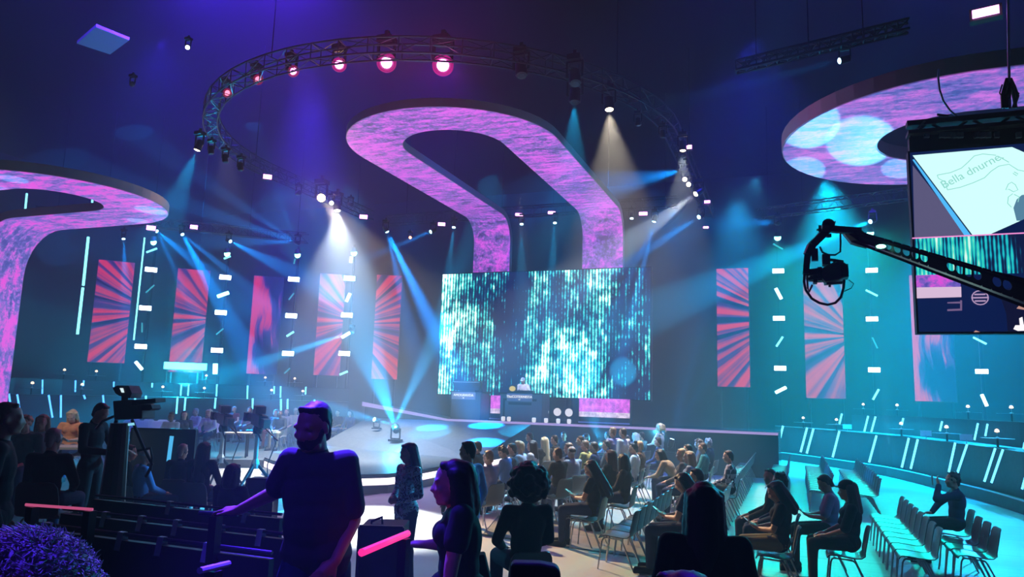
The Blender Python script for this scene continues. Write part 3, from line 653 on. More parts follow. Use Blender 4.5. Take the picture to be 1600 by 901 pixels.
# ================================================================ table tiers
def interp(x, tab):
    if x <= tab[0][0]: (a, p), (b, q) = tab[0], tab[1]
    elif x >= tab[-1][0]: (a, p), (b, q) = tab[-2], tab[-1]
    else:
        for (a, p), (b, q) in zip(tab, tab[1:]):
            if a <= x <= b: break
    return p+(q-p)*(x-a)/(b-a)
LT = [(-60, 24), (0, 26), (100, 28.5), (280, 32), (540, 33.4)]
RT = [(1200, 33.2), (1280, 30), (1380, 26.2), (1480, 21.5), (1600, 17.0), (1720, 14.5)]
def tier(name, label, xs, tab, off, ztop, depth, z0=0., m=RISER):
    t = thing(name, label, 'table tier', P(xs[0], 620, interp(xs[0], tab)+off)*1.0); o = t.location.copy(); o.z = 0; t.location = o
    F = []; B = []
    for x in xs:
        p = P(x, 620, interp(x, tab)+off); p.z = 0; F.append(p-o); d = Vector((p.x, p.y, 0)).normalized(); B.append(p-o+d*depth)
    mb = MB(); n = len(F); z1 = Vector((0, 0, ztop)); zz = Vector((0, 0, z0)); vs = []
    for f, b in zip(F, B): vs += [f+zz, f+z1, b+z1, b+zz]
    fs = [(3, 2, 1, 0), (4*n-4, 4*n-3, 4*n-2, 4*n-1)]
    for i in range(n-1):
        for k in range(4): a = 4*i; fs.append((a+k, a+(k+1) % 4, a+4+(k+1) % 4, a+4+k))
    mb.add(vs, fs); mb.build('platform', m, t)
    ed = MB()
    for a, b in zip(F, F[1:]): ed.bar(a+z1+Vector((0, 0, .012)), b+z1+Vector((0, 0, .012)), .06, .024)
    ed.build('edge_strip', BLKMET, t)
    return t
tier('table_tier', 'lower dark table tier with blue light sticks beside the pink ribbon leg', list(range(-80, 560, 25)), LT, 0, 1.86, 3.1)
tier('table_tier', 'upper dark table tier with blue light sticks below the red ray panels', list(range(-80, 560, 25)), LT, 3.2, 2.48, 2.3)
TEALR = mat('teal_riser', (.035, .038, .042, 1), .6)
tier('table_tier', 'lower table tier with slanted cyan light sticks behind the rows of empty chairs', list(range(1210, 1730, 20)), RT, .55, 1.36, 2.9, m=TEALR)
tier('table_tier', 'upper table tier with short cyan light sticks behind the lower one', list(range(1330, 1730, 20)), RT, 3.6, 2.02, 2.8, m=TEALR)
pl = tier('tier_plinth', 'dark plinth with a pale top edge in front of the lower table tier', list(range(1200, 1730, 20)), RT, -.15, .3, .6)
pl['category'] = 'plinth'
ch = [c for c in pl.children if c.name.startswith('edge_strip')][0]; ch.data.materials[0] = mat('pale_edge', (.5, .55, .6, 1), .5)
# the light sticks on the tier fronts: two picture points each, standing off the tier face
def stick(x0, y0, x1, y1, tab, off, label, m, w, grp):
    d = interp((x0+x1)/2, tab)+off; a, b = P(x0, y0, d), P(x1, y1, d); c = (a+b)/2
    t = thing('light_stick', label, 'light stick', c, 0, grp); r = w/FPX*d/2
    MB().tube([a-c, b-c], r, 8).build('tube', m, t); dr = Vector((c.x, c.y, 0)).normalized(); up = (a-b).normalized()
    MB().bar(a-c+dr*r*2, b-c+dr*r*2, r*2.2, r).build('mounting_channel', BLACK, t)
LS = [(14, 615, 17.5, 642), (27, 616, 32.5, 652), (76, 617, 82, 652), (95.3, 617, 95, 652), (131, 617, 133, 623), (161, 617, 162, 631), (211, 618, 211, 624), (228, 618, 228, 623), (225.5, 642, 225, 646), (277.5, 619, 275.5, 646), (290, 620, 288, 643), (337, 621, 335.5, 638), (395, 622, 394.5, 639), (439, 623, 439, 642), (449.5, 623, 449, 640), (491.5, 624, 491, 630)]
US = [(1.5, 592, 4, 613), (66.5, 593, 66, 615), (118, 594, 117.5, 612), (131, 594, 130, 603), (178, 596, 177.5, 604), (238, 598, 237.5, 605), (283.5, 600, 282, 618), (295, 600, 293.5, 618), (339, 600, 338, 619), (387, 602, 386, 631), (428.5, 603, 428, 615), (438.5, 603, 438, 621), (478, 604, 477, 616)]
for i, s in enumerate(LS): stick(*s, LT, -.3, '%s blue light stick on the lower tier, counted from the pink ribbon leg' % ordinal(i), E_BLUE if s[0] < 190 else E_CYAN, 2.6, 'light sticks on the lower tier by the pink ribbon leg')
for i, s in enumerate(US): stick(*s, LT, 2.85, '%s blue light stick on the upper tier, counted from the pink ribbon leg' % ordinal(i), E_BLUE if s[0] < 190 else E_CYAN, 2.2, 'light sticks on the upper tier by the pink ribbon leg')
RSL = [(1223.5, 665, 1214.5, 701), (1261, 668, 1251, 706), (1271, 669.5, 1260.5, 708), (1311.5, 673, 1301, 714), (1369.5, 680, 1358, 722), (1420, 684, 1409, 730), (1434, 686, 1423, 732), (1492.5, 691, 1482.5, 737), (1511, 694, 1495, 741), (1555, 700, 1538, 752), (1567, 702, 1549, 754), (1602, 745, 1597, 764)]
RSU = [(1315.5, 646, 1311.5, 662), (1356.5, 649.5, 1347.5, 686), (1368, 650.5, 1358, 687), (1411.5, 653, 1409, 664), (1472, 658, 1468.5, 673), (1528, 661, 1522.5, 687), (1543, 662, 1539.5, 681), (1601, 691, 1599, 701)]
for i, s in enumerate(RSL): stick(*s, RT, .1, '%s slanted cyan light stick on the lower tier, counted from its far end' % ordinal(i), E_CYAN, 3.2, 'slanted light sticks on the lower tier behind the empty chairs')
for i, s in enumerate(RSU): stick(*s, RT, 3.15 if s[1] < 690 else .1, '%s slanted cyan light stick on the upper tier, counted from its far end' % ordinal(i), E_CYAN, 2.8, 'slanted light sticks on the upper tier behind the empty chairs')
# tables with lamps on the tiers
TBL = mat('dark_table_top', (.05, .05, .06, 1), .3)
def table(loc, label, grp):
    t = thing('bistro_table', label, 'table', loc, 0, grp)
    MB().lathe([(.38, .70), (.4, .71), (.4, .735), (.38, .74)], 20).build('table_top', TBL, t); MB().lathe([(.03, .03), (.03, .7)], 8).build('leg', BLKMET, t); MB().lathe([(.22, 0), (.2, .03), (.03, .04)], 14).build('base', BLKMET, t)
    return t
def lamp(loc, label, grp):
    t = thing('table_lamp', label, 'lamp', loc, 0, grp)
    MB().lathe([(.06, 0), (.06, .015), (.012, .03), (.012, .16)], 10).build('stem', STEEL, t); MB().lathe([(.02, .15), (.062, .165), (.05, .22), (.02, .245)], 12).build('lamp_shade', E_LAMP, t)
    return t
def lamps(pts, tab, off, zt, desc):
    for i, (x, y) in enumerate(pts):
        d = interp(x, tab)+off; p = P(x, y+1.5, d); p.z -= .0; zt2 = min(zt, p.z-.3); th = zt
        b = Vector((p.x, p.y, th)); k = max(.25, (p.z-.2-th))/.74
        t = table(b, '%s small dark table on %s' % (ordinal(i), desc), 'small tables on '+desc); t.scale = (1, 1, k)
        lamp(Vector((p.x, p.y, th+.74*k+.002)), 'lit lamp on the %s small table on %s' % (ordinal(i), desc), 'table lamps on '+desc)
lamps([(50, 602), (128, 604), (254, 607), (319, 609), (424, 612.5), (473, 612.5)], LT, 1.2, 1.862, 'the lower tier by the pink ribbon leg')
lamps([(100, 583), (150, 585), (322, 590.5), (414, 595), (460, 596.5)], LT, 4.6, 2.482, 'the upper tier by the pink ribbon leg')
lamps([(1255, 651), (1307, 656), (1408, 663), (1479, 669), (1558, 677)], RT, 1.5, 1.362, 'the lower tier behind the empty chairs')
lamps([(1349, 636), (1402, 639), (1513, 645), (1581, 648)], RT, 5.0, 2.022, 'the upper tier behind the empty chairs')
NAP = mat('menu_card', (.75, .68, .7, 1), .7)
for i, (x, y) in enumerate(((1324, 672), (1447, 681), (1510, 688))):
    d = interp(x, RT)+1.0; p = P(x, y, d); p.z = 1.362; h = max(.2, P(x, y, d).z-1.362)
    t = thing('card_holder', '%s pale menu card on the lower tier edge, from its far end' % ordinal(i), 'menu card', p, 0, 'menu cards on the tier edge')
    MB().box((-.16, 0, h-.09), (.16, .02, h+.09)).build('card', NAP, t); MB().lathe([(.1, 0), (.1, .01), (.012, .02), (.012, h-.06)], 10).build('stand', STEEL, t)
# ================================================================ shell chairs
SHELL = mat('dark_shell_plastic', (.1, .1, .1, 1), .34)
SHELLT = mat('teal_lit_shell', (.3, .32, .33, 1), .4)
def chair_mesh():
    prof = [(.235, .405), (.225, .43), (.2, .447), (.12, .45), (.0, .438), (-.1, .43), (-.165, .437), (-.2, .465), (-.222, .53), (-.245, .64), (-.268, .75), (-.285, .80), (-.305, .815)]
    n = len(prof); m = 8; vs = []; th = .012
    for i, (y, z) in enumerate(prof):
        w = .225 if i < 8 else .225-.012*max(0, i-9)
        if i >= 11: w *= (.9 if i == 11 else .72)
        for j in range(m+1):
            u = 2*j/m-1; c = u*u
            vs.append(Vector((u*w, y+(.022*c if i > 7 else 0), z+(.018*c if i <= 7 else 0))))
    top = len(vs); nr = []
    for i in range(n):
        a, b = prof[max(0, i-1)], prof[min(n-1, i+1)]; d = Vector((0, b[0]-a[0], b[1]-a[1])).normalized(); nr.append(Vector((0, d.z, -d.y))*-1 if 0 else Vector((0, -d.z, d.y))*-1)
    vs += [vs[i*(m+1)+j]+nr[i]*-th for i in range(n) for j in range(m+1)]
    fs = []; g = lambda i, j, o=0: o+i*(m+1)+j
    for i in range(n-1):
        for j in range(m): fs.append((g(i, j), g(i, j+1), g(i+1, j+1), g(i+1, j))); fs.append((g(i, j, top), g(i+1, j, top), g(i+1, j+1, top), g(i, j+1, top)))
        fs.append((g(i, 0), g(i+1, 0), g(i+1, 0, top), g(i, 0, top))); fs.append((g(i, m), g(i, m, top), g(i+1, m, top), g(i+1, m)))
    for j in range(m): fs.append((g(0, j), g(0, j, top), g(0, j+1, top), g(0, j+1))); fs.append((g(n-1, j), g(n-1, j+1), g(n-1, j+1, top), g(n-1, j, top)))
    return MB().add(vs, fs)
def make_chair(label, shellm=SHELL):
    t = thing('shell_chair', label, 'chair')
    chair_mesh().build('seat_shell', shellm, t, smooth='auto')
    for sx in (-1, 1):
        MB().tube([(sx*.24, .235, 0), (sx*.2, .19, .38), (sx*.19, .17, .415), (sx*.16, .14, .42)], .011, 8).build('leg', STEEL, t)
        MB().tube([(sx*.24, -.27, 0), (sx*.2, -.1, .38), (sx*.19, -.08, .405), (sx*.16, -.05, .41)], .011, 8).build('leg', STEEL, t)
    MB().tube([(-.165, .145, .42), (.165, .145, .42), (.165, -.05, .41), (-.165, -.05, .41)], .011, 8, closed=True).build('seat_frame', STEEL, t)
    return t
CH0 = make_chair('dark shell chair'); used = [False]; CHAIRS = []
def chair(x, y, rz, label, group='shell chairs in the audience rows', z=0., m=None):
    if not used[0] and m is None: used[0] = True; c = CH0; c.location = (x, y, z); c.rotation_euler = (0, 0, rz); c['label'] = label; c['group'] = group
    else: c = dup(CH0, (x, y, z), rz, label, group)
    if m:
        s = [q for q in c.children if q.name.startswith('seat_shell')][0]; s.material_slots[0].link = 'OBJECT'; s.material_slots[0].material = m
    CHAIRS.append((x, y, z)); return c
LEFT = PI/2                                                      # facing the runway
TOPX = -.29                                                      # the back top leans this far behind the seat
ROWS = [  # x of the back tops, near y, count, row name
 (2.45, 11.55, 3, 'short row behind the filming guest'), (1.72, 11.10, 8, 'row facing the filming guest'), (1.72, 18.1, 14, 'far block nearest the plinth'),
 (.79, 18.35, 15, 'far block behind the capped guest'), (-.15, 18.5, 14, 'far block behind the seated trio'), (-.15, 9.9, 2, 'row of the seated trio'),
 (-1.17, 12.4, 26, 'long row with the checked shirt'), (-2.05, 10.55, 7, 'tan lit row by the walkway'), (-2.05, 16.2, 9, 'row past the beige jumper')]
def empty_rows(taken):                                           # every seat of a row that nobody sits on
    for xb, y0, n, nm in ROWS:
        k = 0
        for i in range(n):
            x, y = xb+TOPX, y0+i*.5
            if any((x-a)**2+(y-b)**2 < .46**2 for a, b in taken): continue
            w = ordinal(k) if k < 20 else 'twenty-'+ordinal(k-20); k += 1
            chair(x, y, LEFT, '%s empty shell chair from the near end of the %s' % (w, nm))
    x, y = Zp(905, 850, 0).to_2d(); chair(x, y, LEFT, 'empty shell chair nearest the tape line, behind the guest lifting a phone')
# pale chairs in the dim corner beyond the tables
PALE = mat('pale_shell_plastic', (.55, .6, .62, 1), .5)
k = 0
for r in range(2):
    for i in range(7):
        p = P(196+i*22+r*9, 660, 27.2+r*1.2); chair(p.x, p.y, math.radians(200), '%s pale chair of the %s row in the dim corner' % (ordinal(i), ('nearer', 'further')[r]), 'pale chairs in the dim corner', .25, PALE)
# platforms under the seated guests beside the runway
o = MB().prism([P(x, 690, d).to_2d().to_3d() for x, d in ((175, 21.8), (300, 22.0), (425, 22.4), (470, 25.0), (520, 28.4), (548, 30.2), (556, 33.5), (480, 33), (280, 31), (150, 28.6))], (0, 0, .25)).build('guest_platform', STAGEM)
tag(o, 'low grey platform under the guests seated on the far side of the runway', 'platform')
q = [P(-120, 690, 8.3).to_2d(), P(20, 690, 8.3).to_2d(), P(118, 690, 8.5).to_2d(), P(150, 690, 11.5).to_2d(), P(165, 690, 14).to_2d(), P(140, 690, 18.5).to_2d(), P(-120, 690, 21).to_2d()]
o = MB().prism([p.to_3d() for p in q], (0, 0, .45)).build('guest_platform', RISER)
tag(o, 'dark platform under the guests at the table below the pink ribbon', 'platform')
# long guest tables
def long_table(a, b, z0, h, w, label):
    a, b = Vector(a), Vector(b); a.z = b.z = z0; c = (a+b)/2; t = thing('guest_table', label, 'table', c); u = (b-a).normalized(); n = Vector((-u.y, u.x, 0)); L = (b-a).length
    rz = math.atan2(u.y, u.x); t.rotation_euler = (0, 0, rz)
    MB().box((-L/2, -w/2, h-.04), (L/2, w/2, h)).build('table_top', mat('tan_table_top', (.45, .36, .26, 1), .4), t)
    for sx in (-1, 1):
        for sy in (-1, 1): MB().box((sx*(L/2-.1)-.025, sy*(w/2-.06)-.025, 0), (sx*(L/2-.1)+.025, sy*(w/2-.06)+.025, h-.04)).build('leg', BLKMET, t)
    return t
g = Zp(118, 684, .45+.74); h2 = Zp(55, 690, .45+.74)
long_table(P(70, 690, 13.6), P(150, 690, 13.8), .45, .74, .7, 'tan topped table in front of the woman with long fair hair')
long_table(P(345, 690, 23), P(392, 690, 23.2), .25, .74, .6, 'pale table edge in front of the man in the maroon vest')
# ================================================================ people
V = Vector
def frame(f, u):                                                # matrix with columns right, forward, up
    f = V(f).normalized(); u = V(u); r = f.cross(u).normalized(); u = r.cross(f)
    return Matrix(((r.x, f.x, u.x), (r.y, f.y, u.y), (r.z, f.z, u.z)))
def mirror(p): return V((-p[0], p[1], p[2]))
# joints of each pose: local +Y is where the person faces; arms and legs as (left, right) pairs
def pose(base, **kw):
    p = dict(base); p.update(kw); return p
STAND = dict(pel=(0, 0, .95), che=(0, -.01, 1.28), neck=(0, -.01, 1.48), head=(0, .025, 1.63), hf=(0, 1, 0), hu=(0, 0, 1),
  sh=((-.185, -.01, 1.42), (.185, -.01, 1.42)), el=((-.25, -.03, 1.13), (.25, -.03, 1.13)), wr=((-.25, .06, .88), (.25, .06, .88)), hd=((0, .15, -1), (0, .15, -1)), pn=((1, 0, 0), (-1, 0, 0)), curl=.5,
  hip=((-.09, 0, .93), (.09, 0, .93)), kn=((-.11, .02, .5), (.11, .02, .5)), an=((-.12, -.02, .09), (.12, -.02, .09)), toe=((-.15, .17, .035), (.15, .17, .035)))
SIT = dict(pel=(0, -.055, .615), che=(0, -.08, .92), neck=(0, -.07, 1.1), head=(0, -.03, 1.24), hf=(0, 1, -.12), hu=(0, .1, 1),
  sh=((-.18, -.075, 1.04), (.18, -.075, 1.04)), el=((-.25, .02, .78), (.25, .02, .78)), wr=((-.13, .24, .68), (.13, .24, .68)), hd=((.5, 1, -.15), (-.5, 1, -.15)), pn=((0, 0, -1), (0, 0, -1)), curl=.5,
  hip=((-.09, -.03, .6), (.09, -.03, .6)), kn=((-.13, .4, .575), (.13, .4, .575)), an=((-.13, .4, .1), (.13, .4, .1)), toe=((-.15, .58, .04), (.15, .58, .04)))
POSES = {
 'sit': SIT,
 'sit_turn': pose(SIT, hf=(.75, .65, -.05), wr=((-.12, .26, .67), (.2, .25, .67))),
 'sit_left': pose(SIT, hf=(-.8, .6, -.05), wr=((-.2, .24, .67), (.12, .27, .67))),
 'sit_phone': pose(SIT, head=(0, -.01, 1.215), hf=(0, 1, -.62), hu=(0, .6, 1), wr=((-.07, .2, .76), (.07, .2, .76)), hd=((.3, .8, .35), (-.3, .8, .35)), pn=((.2, 0, 1), (-.2, 0, 1)), curl=.7),
 'sit_lean': pose(SIT, che=(0, .1, .87), neck=(0, .23, 1.02), head=(0, .32, 1.13), hf=(0, 1, -.35), hu=(0, .4, 1), sh=((-.18, .2, .97), (.18, .2, .97)), el=((-.23, .33, .7), (.23, .33, .7)), wr=((-.06, .52, .64), (.06, .52, .64)), hd=((.5, .8, -.1), (-.5, .8, -.1))),
 'sit_film': pose(SIT, hf=(-.25, 1, .02), el=((-.27, .24, .97), (.2, .14, .86)), wr=((-.1, .17, 1.17), (.1, .26, .72)), hd=((.45, .1, .75), (-.5, 1, 0)), pn=((.3, -1, .2), (0, 0, -1)), curl=.8),
 'stand': STAND,
 'stand_fold': pose(STAND, el=((-.26, -.02, 1.14), (.26, -.02, 1.14)), wr=((-.09, .18, 1.05), (.11, .17, 1.03)), hd=((.9, .35, .1), (-.9, .35, .1)), pn=((0, -1, 0), (0, -1, 0)), hf=(.12, 1, -.25)),
 'stand_left': pose(STAND, hf=(-.2, 1, -.1), el=((-.24, .02, 1.14), (.25, -.06, 1.14)), wr=((-.16, .22, 1.02), (.24, .04, .9))),
 'stand_out': pose(STAND, hf=(-.2, 1, -.2), el=((-.26, .1, 1.16), (.36, .12, 1.2)), wr=((-.12, .3, 1.1), (.5, .32, 1.12)), hd=((.6, .8, 0), (.6, .8, 0)), pn=((0, 0, -1), (0, 0, -1))),
 'dj': pose(STAND, head=(0, .07, 1.6), hf=(0, 1, -.5), hu=(0, .5, 1), el=((-.3, .08, 1.15), (.3, .08, 1.15)), wr=((-.17, .34, 1.12), (.17, .34, 1.12)), hd=((.1, 1, -.1), (-.1, 1, -.1)), pn=((0, 0, -1), (0, 0, -1))),
}
def fingers(mb, w, d, pn, side, curl, fr=.0088):
    w, d, pn = V(w), V(d).normalized(), V(pn); pn = (pn-d*pn.dot(d)).normalized(); s = d.cross(pn).normalized()
    k = w+d*.05
    mb.cap(w+d*.015, w+d*.075, .026, .024, 8); M = Matrix((s, d, pn)).transposed(); mb.ell(w+d*.052, (.041, .052, .017), M)
    th = s if s.dot(V((-side, 0, 0)) if abs(s.x) > .3 else V((0, 0, 1))) > 0 else -s
    for i, (o, L) in enumerate(((.03, .068), (.011, .078), (-.009, .073), (-.028, .058))):
        a = w+d*(.098-abs(o)*.25)+th*o; q = d; r = fr*(1 if i < 3 else .88)
        for j, f in enumerate((.45, .32, .25)):
            q = (q+pn*curl*(.28+.3*j)).normalized(); b = a+q*L*f; mb.cap(a, b, r*(1-.08*j), r*(.95-.1*j), 8); a = b
    a = w+d*.025+th*.028; b = a+(th*.75+d*.8+pn*.25).normalized()*.04; mb.cap(a, b, .012, .0105, 8); c = b+(th*.3+d+pn*.35*curl).normalized()*.03; mb.cap(b, c, .0105, .009, 8)
def torso(mb, J, inf=0., belly=0., fem=0.):
    pel, che, neck = V(J['pel']), V(J['che']), V(J['neck']); sl, sr = V(J['sh'][0]), V(J['sh'][1]); hl, hr = V(J['hip'][0]), V(J['hip'][1])
    up = (che-pel).normalized(); rt = (sr-sl).normalized(); fw = up.cross(rt).normalized()*1; M = Matrix((rt, rt.cross(up)*-1 if 0 else up.cross(rt), up)).transposed()
    rh = (hr-hl).normalized(); Mh = Matrix((rh, V((0, 0, 1)).cross(rh), V((0, 0, 1)))).transposed()
    mb.ell(pel, (.158+inf+.012*fem, .112+inf+belly*.5, .125+inf), Mh, 16, 10)
    mid = pel.lerp(che, .5); mb.ell(mid-M @ V((0, -belly*.3, 0)) if 0 else mid+M @ V((0, belly*.35, 0)), (.138+inf-.012*fem+belly*.6, .1+inf+belly, .17+inf), M, 16, 10)
    mb.ell(che, (.158+inf-.01*fem+belly*.3, .112+inf+belly*.3, .17+inf), M, 16, 10)
    ue = che.lerp((sl+sr)/2, .72); mb.ell(ue, (.165+inf, .085+inf, .085+inf), M, 16, 10)
    if fem:
        for s in (-1, 1): mb.ell(che+M @ V((s*.068, .085, .03)), (.06+inf, .05+inf, .06+inf), M)
    for s in (sl, sr): mb.cap(ue, s, .07+inf, .054+inf)
    mb.cap(ue, neck, .062+inf*.4, .052+inf*.25)
def face_M(J): return frame(J['hf'], J['hu'])
def head(mb, J):
    h = V(J['head']); M = face_M(J); n = V(J['neck']); A = lambda x, y, z: h+M @ V((x, y, z))
    mb.cap(n-V((0, 0, .03)), A(0, -.015, -.04), .054, .05)
    mb.ell(A(0, -.012, .032), (.074, .094, .085), M, 16, 12); mb.ell(A(0, .022, -.03), (.062, .072, .082), M, 16, 12)
    mb.cap(A(0, .06, -.088), A(0, .052, -.09), .026, .024); mb.cap(A(-.035, .03, -.082), A(0, .062, -.09), .026, .022); mb.cap(A(.035, .03, -.082), A(0, .062, -.09), .026, .022)
    mb.cap(A(0, .086, .005), A(0, .103, -.026), .009, .0125, 8); mb.cap(A(-.013, .095, -.03), A(.013, .095, -.03), .009, .009, 8)
    mb.cap(A(-.045, .074, .025), A(.045, .074, .025), .013, .013, 8); mb.cap(A(-.02, .088, -.058), A(.02, .088, -.058), .008, .008, 8)
    for s in (-1, 1): mb.ell(A(s*.077, -.012, -.005), (.012, .02, .033), M, 8, 8); mb.ell(A(s*.043, .064, -.022), (.022, .022, .02), M, 8, 8)
def legs(mb, J, inf=0., foot=True, upto=1.):
    for i in (0, 1):
        hp, k, a, t = V(J['hip'][i]), V(J['kn'][i]), V(J['an'][i]), V(J['toe'][i])
        mb.cap(hp, k, .088+inf, .057+inf)
        if upto >= 1: mb.cap(k, a, .055+inf, .036+inf*1.3); mb.cap(k.lerp(a, .12)+V((0, -.012, 0)), k.lerp(a, .5), .05+inf, .043+inf)
        elif upto > 0: mb.cap(k, k.lerp(a, upto), .058+inf, .06+inf)
        if foot: mb.cap(a-V((0, .02, .045)), t, .036, .03)
def arms(mb, J, inf=0., frac=2., hands=True):
    for i in (0, 1):
        s, e, w = V(J['sh'][i]), V(J['el'][i]), V(J['wr'][i])
        if frac >= 1:
            mb.cap(s, e, .05+inf, .04+inf); q = e.lerp(w, min(1, frac-1)) if frac < 2 else w; mb.cap(e, q, .04+inf, .04+inf-.013*min(1, frac-1))
        else: mb.cap(s, s.lerp(e, frac), .052+inf, .05+inf*1.5)
        if hands: fingers(mb, w, J['hd'][i], J['pn'][i], -1 if i == 0 else 1, J['curl'])
BODY = {}
def body(p, J=None, vox=.0125, fem=0, belly=0.):
    k = ('b', p, fem, belly)
    if k not in BODY:
        J = J or POSES[p]; mb = MB(); torso(mb, J, 0, belly, fem); head(mb, J); legs(mb, J); arms(mb, J); BODY[k] = remesh(mb, 'body', vox, 3)
    return BODY[k]
def shirt(p, frac, J=None, vox=.0125, fem=0, belly=0., hem=0.):
    k = ('s', p, frac, fem, belly, hem)
    if k not in BODY:
        J = J or POSES[p]; mb = MB(); torso(mb, J, .013, belly, fem); arms(mb, J, .013, frac, False)
        if hem: pl = V(J['pel']); mb.cap(pl+V((-.06, 0, 0)), pl+V((-.06, 0, -hem)), .13, .125); mb.cap(pl+V((.06, 0, 0)), pl+V((.06, 0, -hem)), .13, .125)
        BODY[k] = remesh(mb, 'shirt', vox, 2)
    return BODY[k]
def trousers(p, upto, J=None, vox=.0125):
    k = ('t', p, upto)
    if k not in BODY:
        J = J or POSES[p]; mb = MB(); legs(mb, J, .014, False, upto); pl = V(J['pel']); mb.ell(pl-V((0, 0, .01)), (.178, .132, .12)); BODY[k] = remesh(mb, 'trousers', vox, 2)
    return BODY[k]
def shoe(p, i, J=None):
    k = ('f', p, i)
    if k not in BODY:
        J = J or POSES[p]; a, t = V(J['an'][i]), V(J['toe'][i]); d = (t-a); d.z = 0; d.normalize(); mb = MB()
        mb.cap(a-V((0, 0, .045))-d*.03, t+V((0, 0, .008)), .05, .043); mb.cap(a-V((0, 0, .02)), a-V((0, 0, .05)), .05, .052); mb.prism([a-d*.075+V((-.04, 0, -a.z))+V((0, 0, 0)), a-d*.075+V((.04, 0, -a.z)), t+d*.04+V((.04, 0, -t.z)), t+d*.04+V((-.04, 0, -t.z))], (0, 0, .03))
        BODY[k] = remesh(mb, 'shoe', .012, 2)
    return BODY[k]
# hair in the head's own frame
def hair(style, vox=.0115):
    k = ('h', style)
    if k in BODY: return BODY[k]
    mb = MB(); R = random.Random(hash(style) % 1000 if 0 else len(style)*7+3)
    E_ = lambda c, r, n=14: mb.ell(c, r, None, n, 10)
    if style in ('short', 'quiff', 'bob', 'long', 'verylong', 'bun', 'tail', 'curly', 'afro', 'cap', 'shag'):
        E_((0, -.03, .05), (.079, .088, .08))
        for s in (-1, 1): mb.cap((s*.064, -.03, .03), (s*.066, -.045, -.03), .022, .012)
        mb.cap((0, -.07, .02), (0, -.078, -.06), .055, .035)
        mb.cap((-.03, .035, .1), (.03, .035, .1), .02, .02)
    if style == 'quiff': mb.cap((-.03, .06, .11), (.035, .05, .118), .032, .03); E_((0, 0, .085), (.07, .085, .06))
    if style == 'bald': E_((0, -.02, .03), (.078, .096, .06)); return BODY.setdefault(k, remesh(mb, 'hair', vox, 2))
    if style == 'shag':
        for _ in range(26): a = R.uniform(0, 6.3); z = R.uniform(-.02, .12); c = math.cos(math.asin(min(.99, max(-.99, (z-.04)/.1)))); E_((math.cos(a)*.08*c, -.024+min(.05, math.sin(a)*.09*c), z), (.025, .025, .022), 8)
    if style in ('bob', 'long', 'verylong', 'tail'):
        L = dict(bob=-.15, long=-.3, verylong=-.5, tail=-.06)[style]
        for s in (-1, 1): mb.cap((s*.07, -.03, .05), (s*.085, -.035, max(L, -.19)), .038, .04); 
        mb.cap((0, -.07, .04), (0, -.085, L*.85), .08, .075); mb.cap((-.05, -.065, .03), (-.07, -.075, L), .05, .045); mb.cap((.05, -.065, .03), (.07, -.075, L), .05, .045)
        if style in ('long', 'verylong'):
            for s in (-1, 1): mb.cap((s*.085, -.03, -.1), (s*.1, .0, L*.9), .035, .03)
    if style == 'tail': mb.cap((0, -.11, .06), (0, -.16, .03), .03, .035); mb.cap((0, -.16, .03), (0, -.17, -.16), .036, .02)
    if style == 'bun': E_((0, -.075, .135), (.045, .045, .042))
    if style in ('curly', 'afro'):
        rr = .19 if style == 'afro' else .098
        for _ in range(150 if style == 'afro' else 60):
            a = R.uniform(0, 6.3); z = R.uniform(-.55, 1); q = math.sqrt(1-z*z); y = math.sin(a)*q
            if y > .35 and z < .45: continue
            E_((math.cos(a)*q*rr*.92, -.02+y*rr-(.05 if style == 'afro' else 0), .03+z*rr), (.03, .03, .028), 8)
        E_((0, -.03-(.06 if style == 'afro' else 0), .04), (rr*.92, rr*.9, rr*.92))
        if style == 'curly':
            for _ in range(36): a = R.uniform(2.6, 6.8); E_((math.cos(a)*.09, -.03+math.sin(a)*.07, R.uniform(-.22, 0)), (.034, .034, .04), 8)
    if style == 'cap':
        pass
    if style == 'fuzz':                                          # dome of fine short strands
        E_((0, -.022, .045), (.086, .1, .09), 24); base = remesh(mb, 'hair', .007, 3); st = MB()
        for _ in range(3200):
            z = R.uniform(-.35, 1); a = R.uniform(0, 2*PI); q = math.sqrt(1-z*z); n = V((math.cos(a)*q, math.sin(a)*q, z))
            if n.y > .6 and z < .4: continue
            p0 = V((0, -.022, .045))+V((n.x*.084, n.y*.098, n.z*.088)); tg = (V((R.uniform(-1, 1), -.9, R.uniform(-.4, .6)))).normalized(); p0 = p0+n*.004; p1 = p0+n*.001+tg*.008; p2 = p1+tg*.009+n*R.uniform(-.004, .004)
            st.tube([p0, p1, p2], [.0011, .001, .0004], 3, cap=False)
        bm = bmesh.new(); bm.from_mesh(base); bm.from_mesh(st.mesh('strands', False)); bm.to_mesh(base); bm.free(); base.polygons.foreach_set('use_smooth', [True]*len(base.polygons))
        BODY[k] = base; return base
    if style == 'hat':
        E_((0, -.012, .045), (.086, .105, .088)); 
    me = remesh(mb, 'hair', vox, 2, .0022 if style not in ('hat',) else 0)
    BODY[k] = me; return me
def capbrim():
    k = 'brim'
    if k not in BODY:
        mb = MB(); mb.ell((0, -.014, .062), (.089, .108, .082)); pts = [(.075*math.cos(a), .075+.075*math.sin(a), .062-.012*abs(math.cos(a))) for a in [PI*i/10 for i in range(11)]]
        mb.prism(pts, (0, 0, .012)); BODY[k] = remesh(mb, 'cap', .009, 2)
    return BODY[k]
SK = [S(206, 160, 134), S(190, 142, 112), S(110, 70, 50), S(214, 176, 156)]
HC = dict(black=(.012, .011, .012, 1), dark=(.03, .02, .016, 1), brown=(.09, .05, .03, 1), light=(.26, .15, .08, 1), blond=(.6, .42, .22, 1), grey=(.4, .38, .36, 1), ginger=(.4, .13, .05, 1), white=(.8, .78, .74, 1))
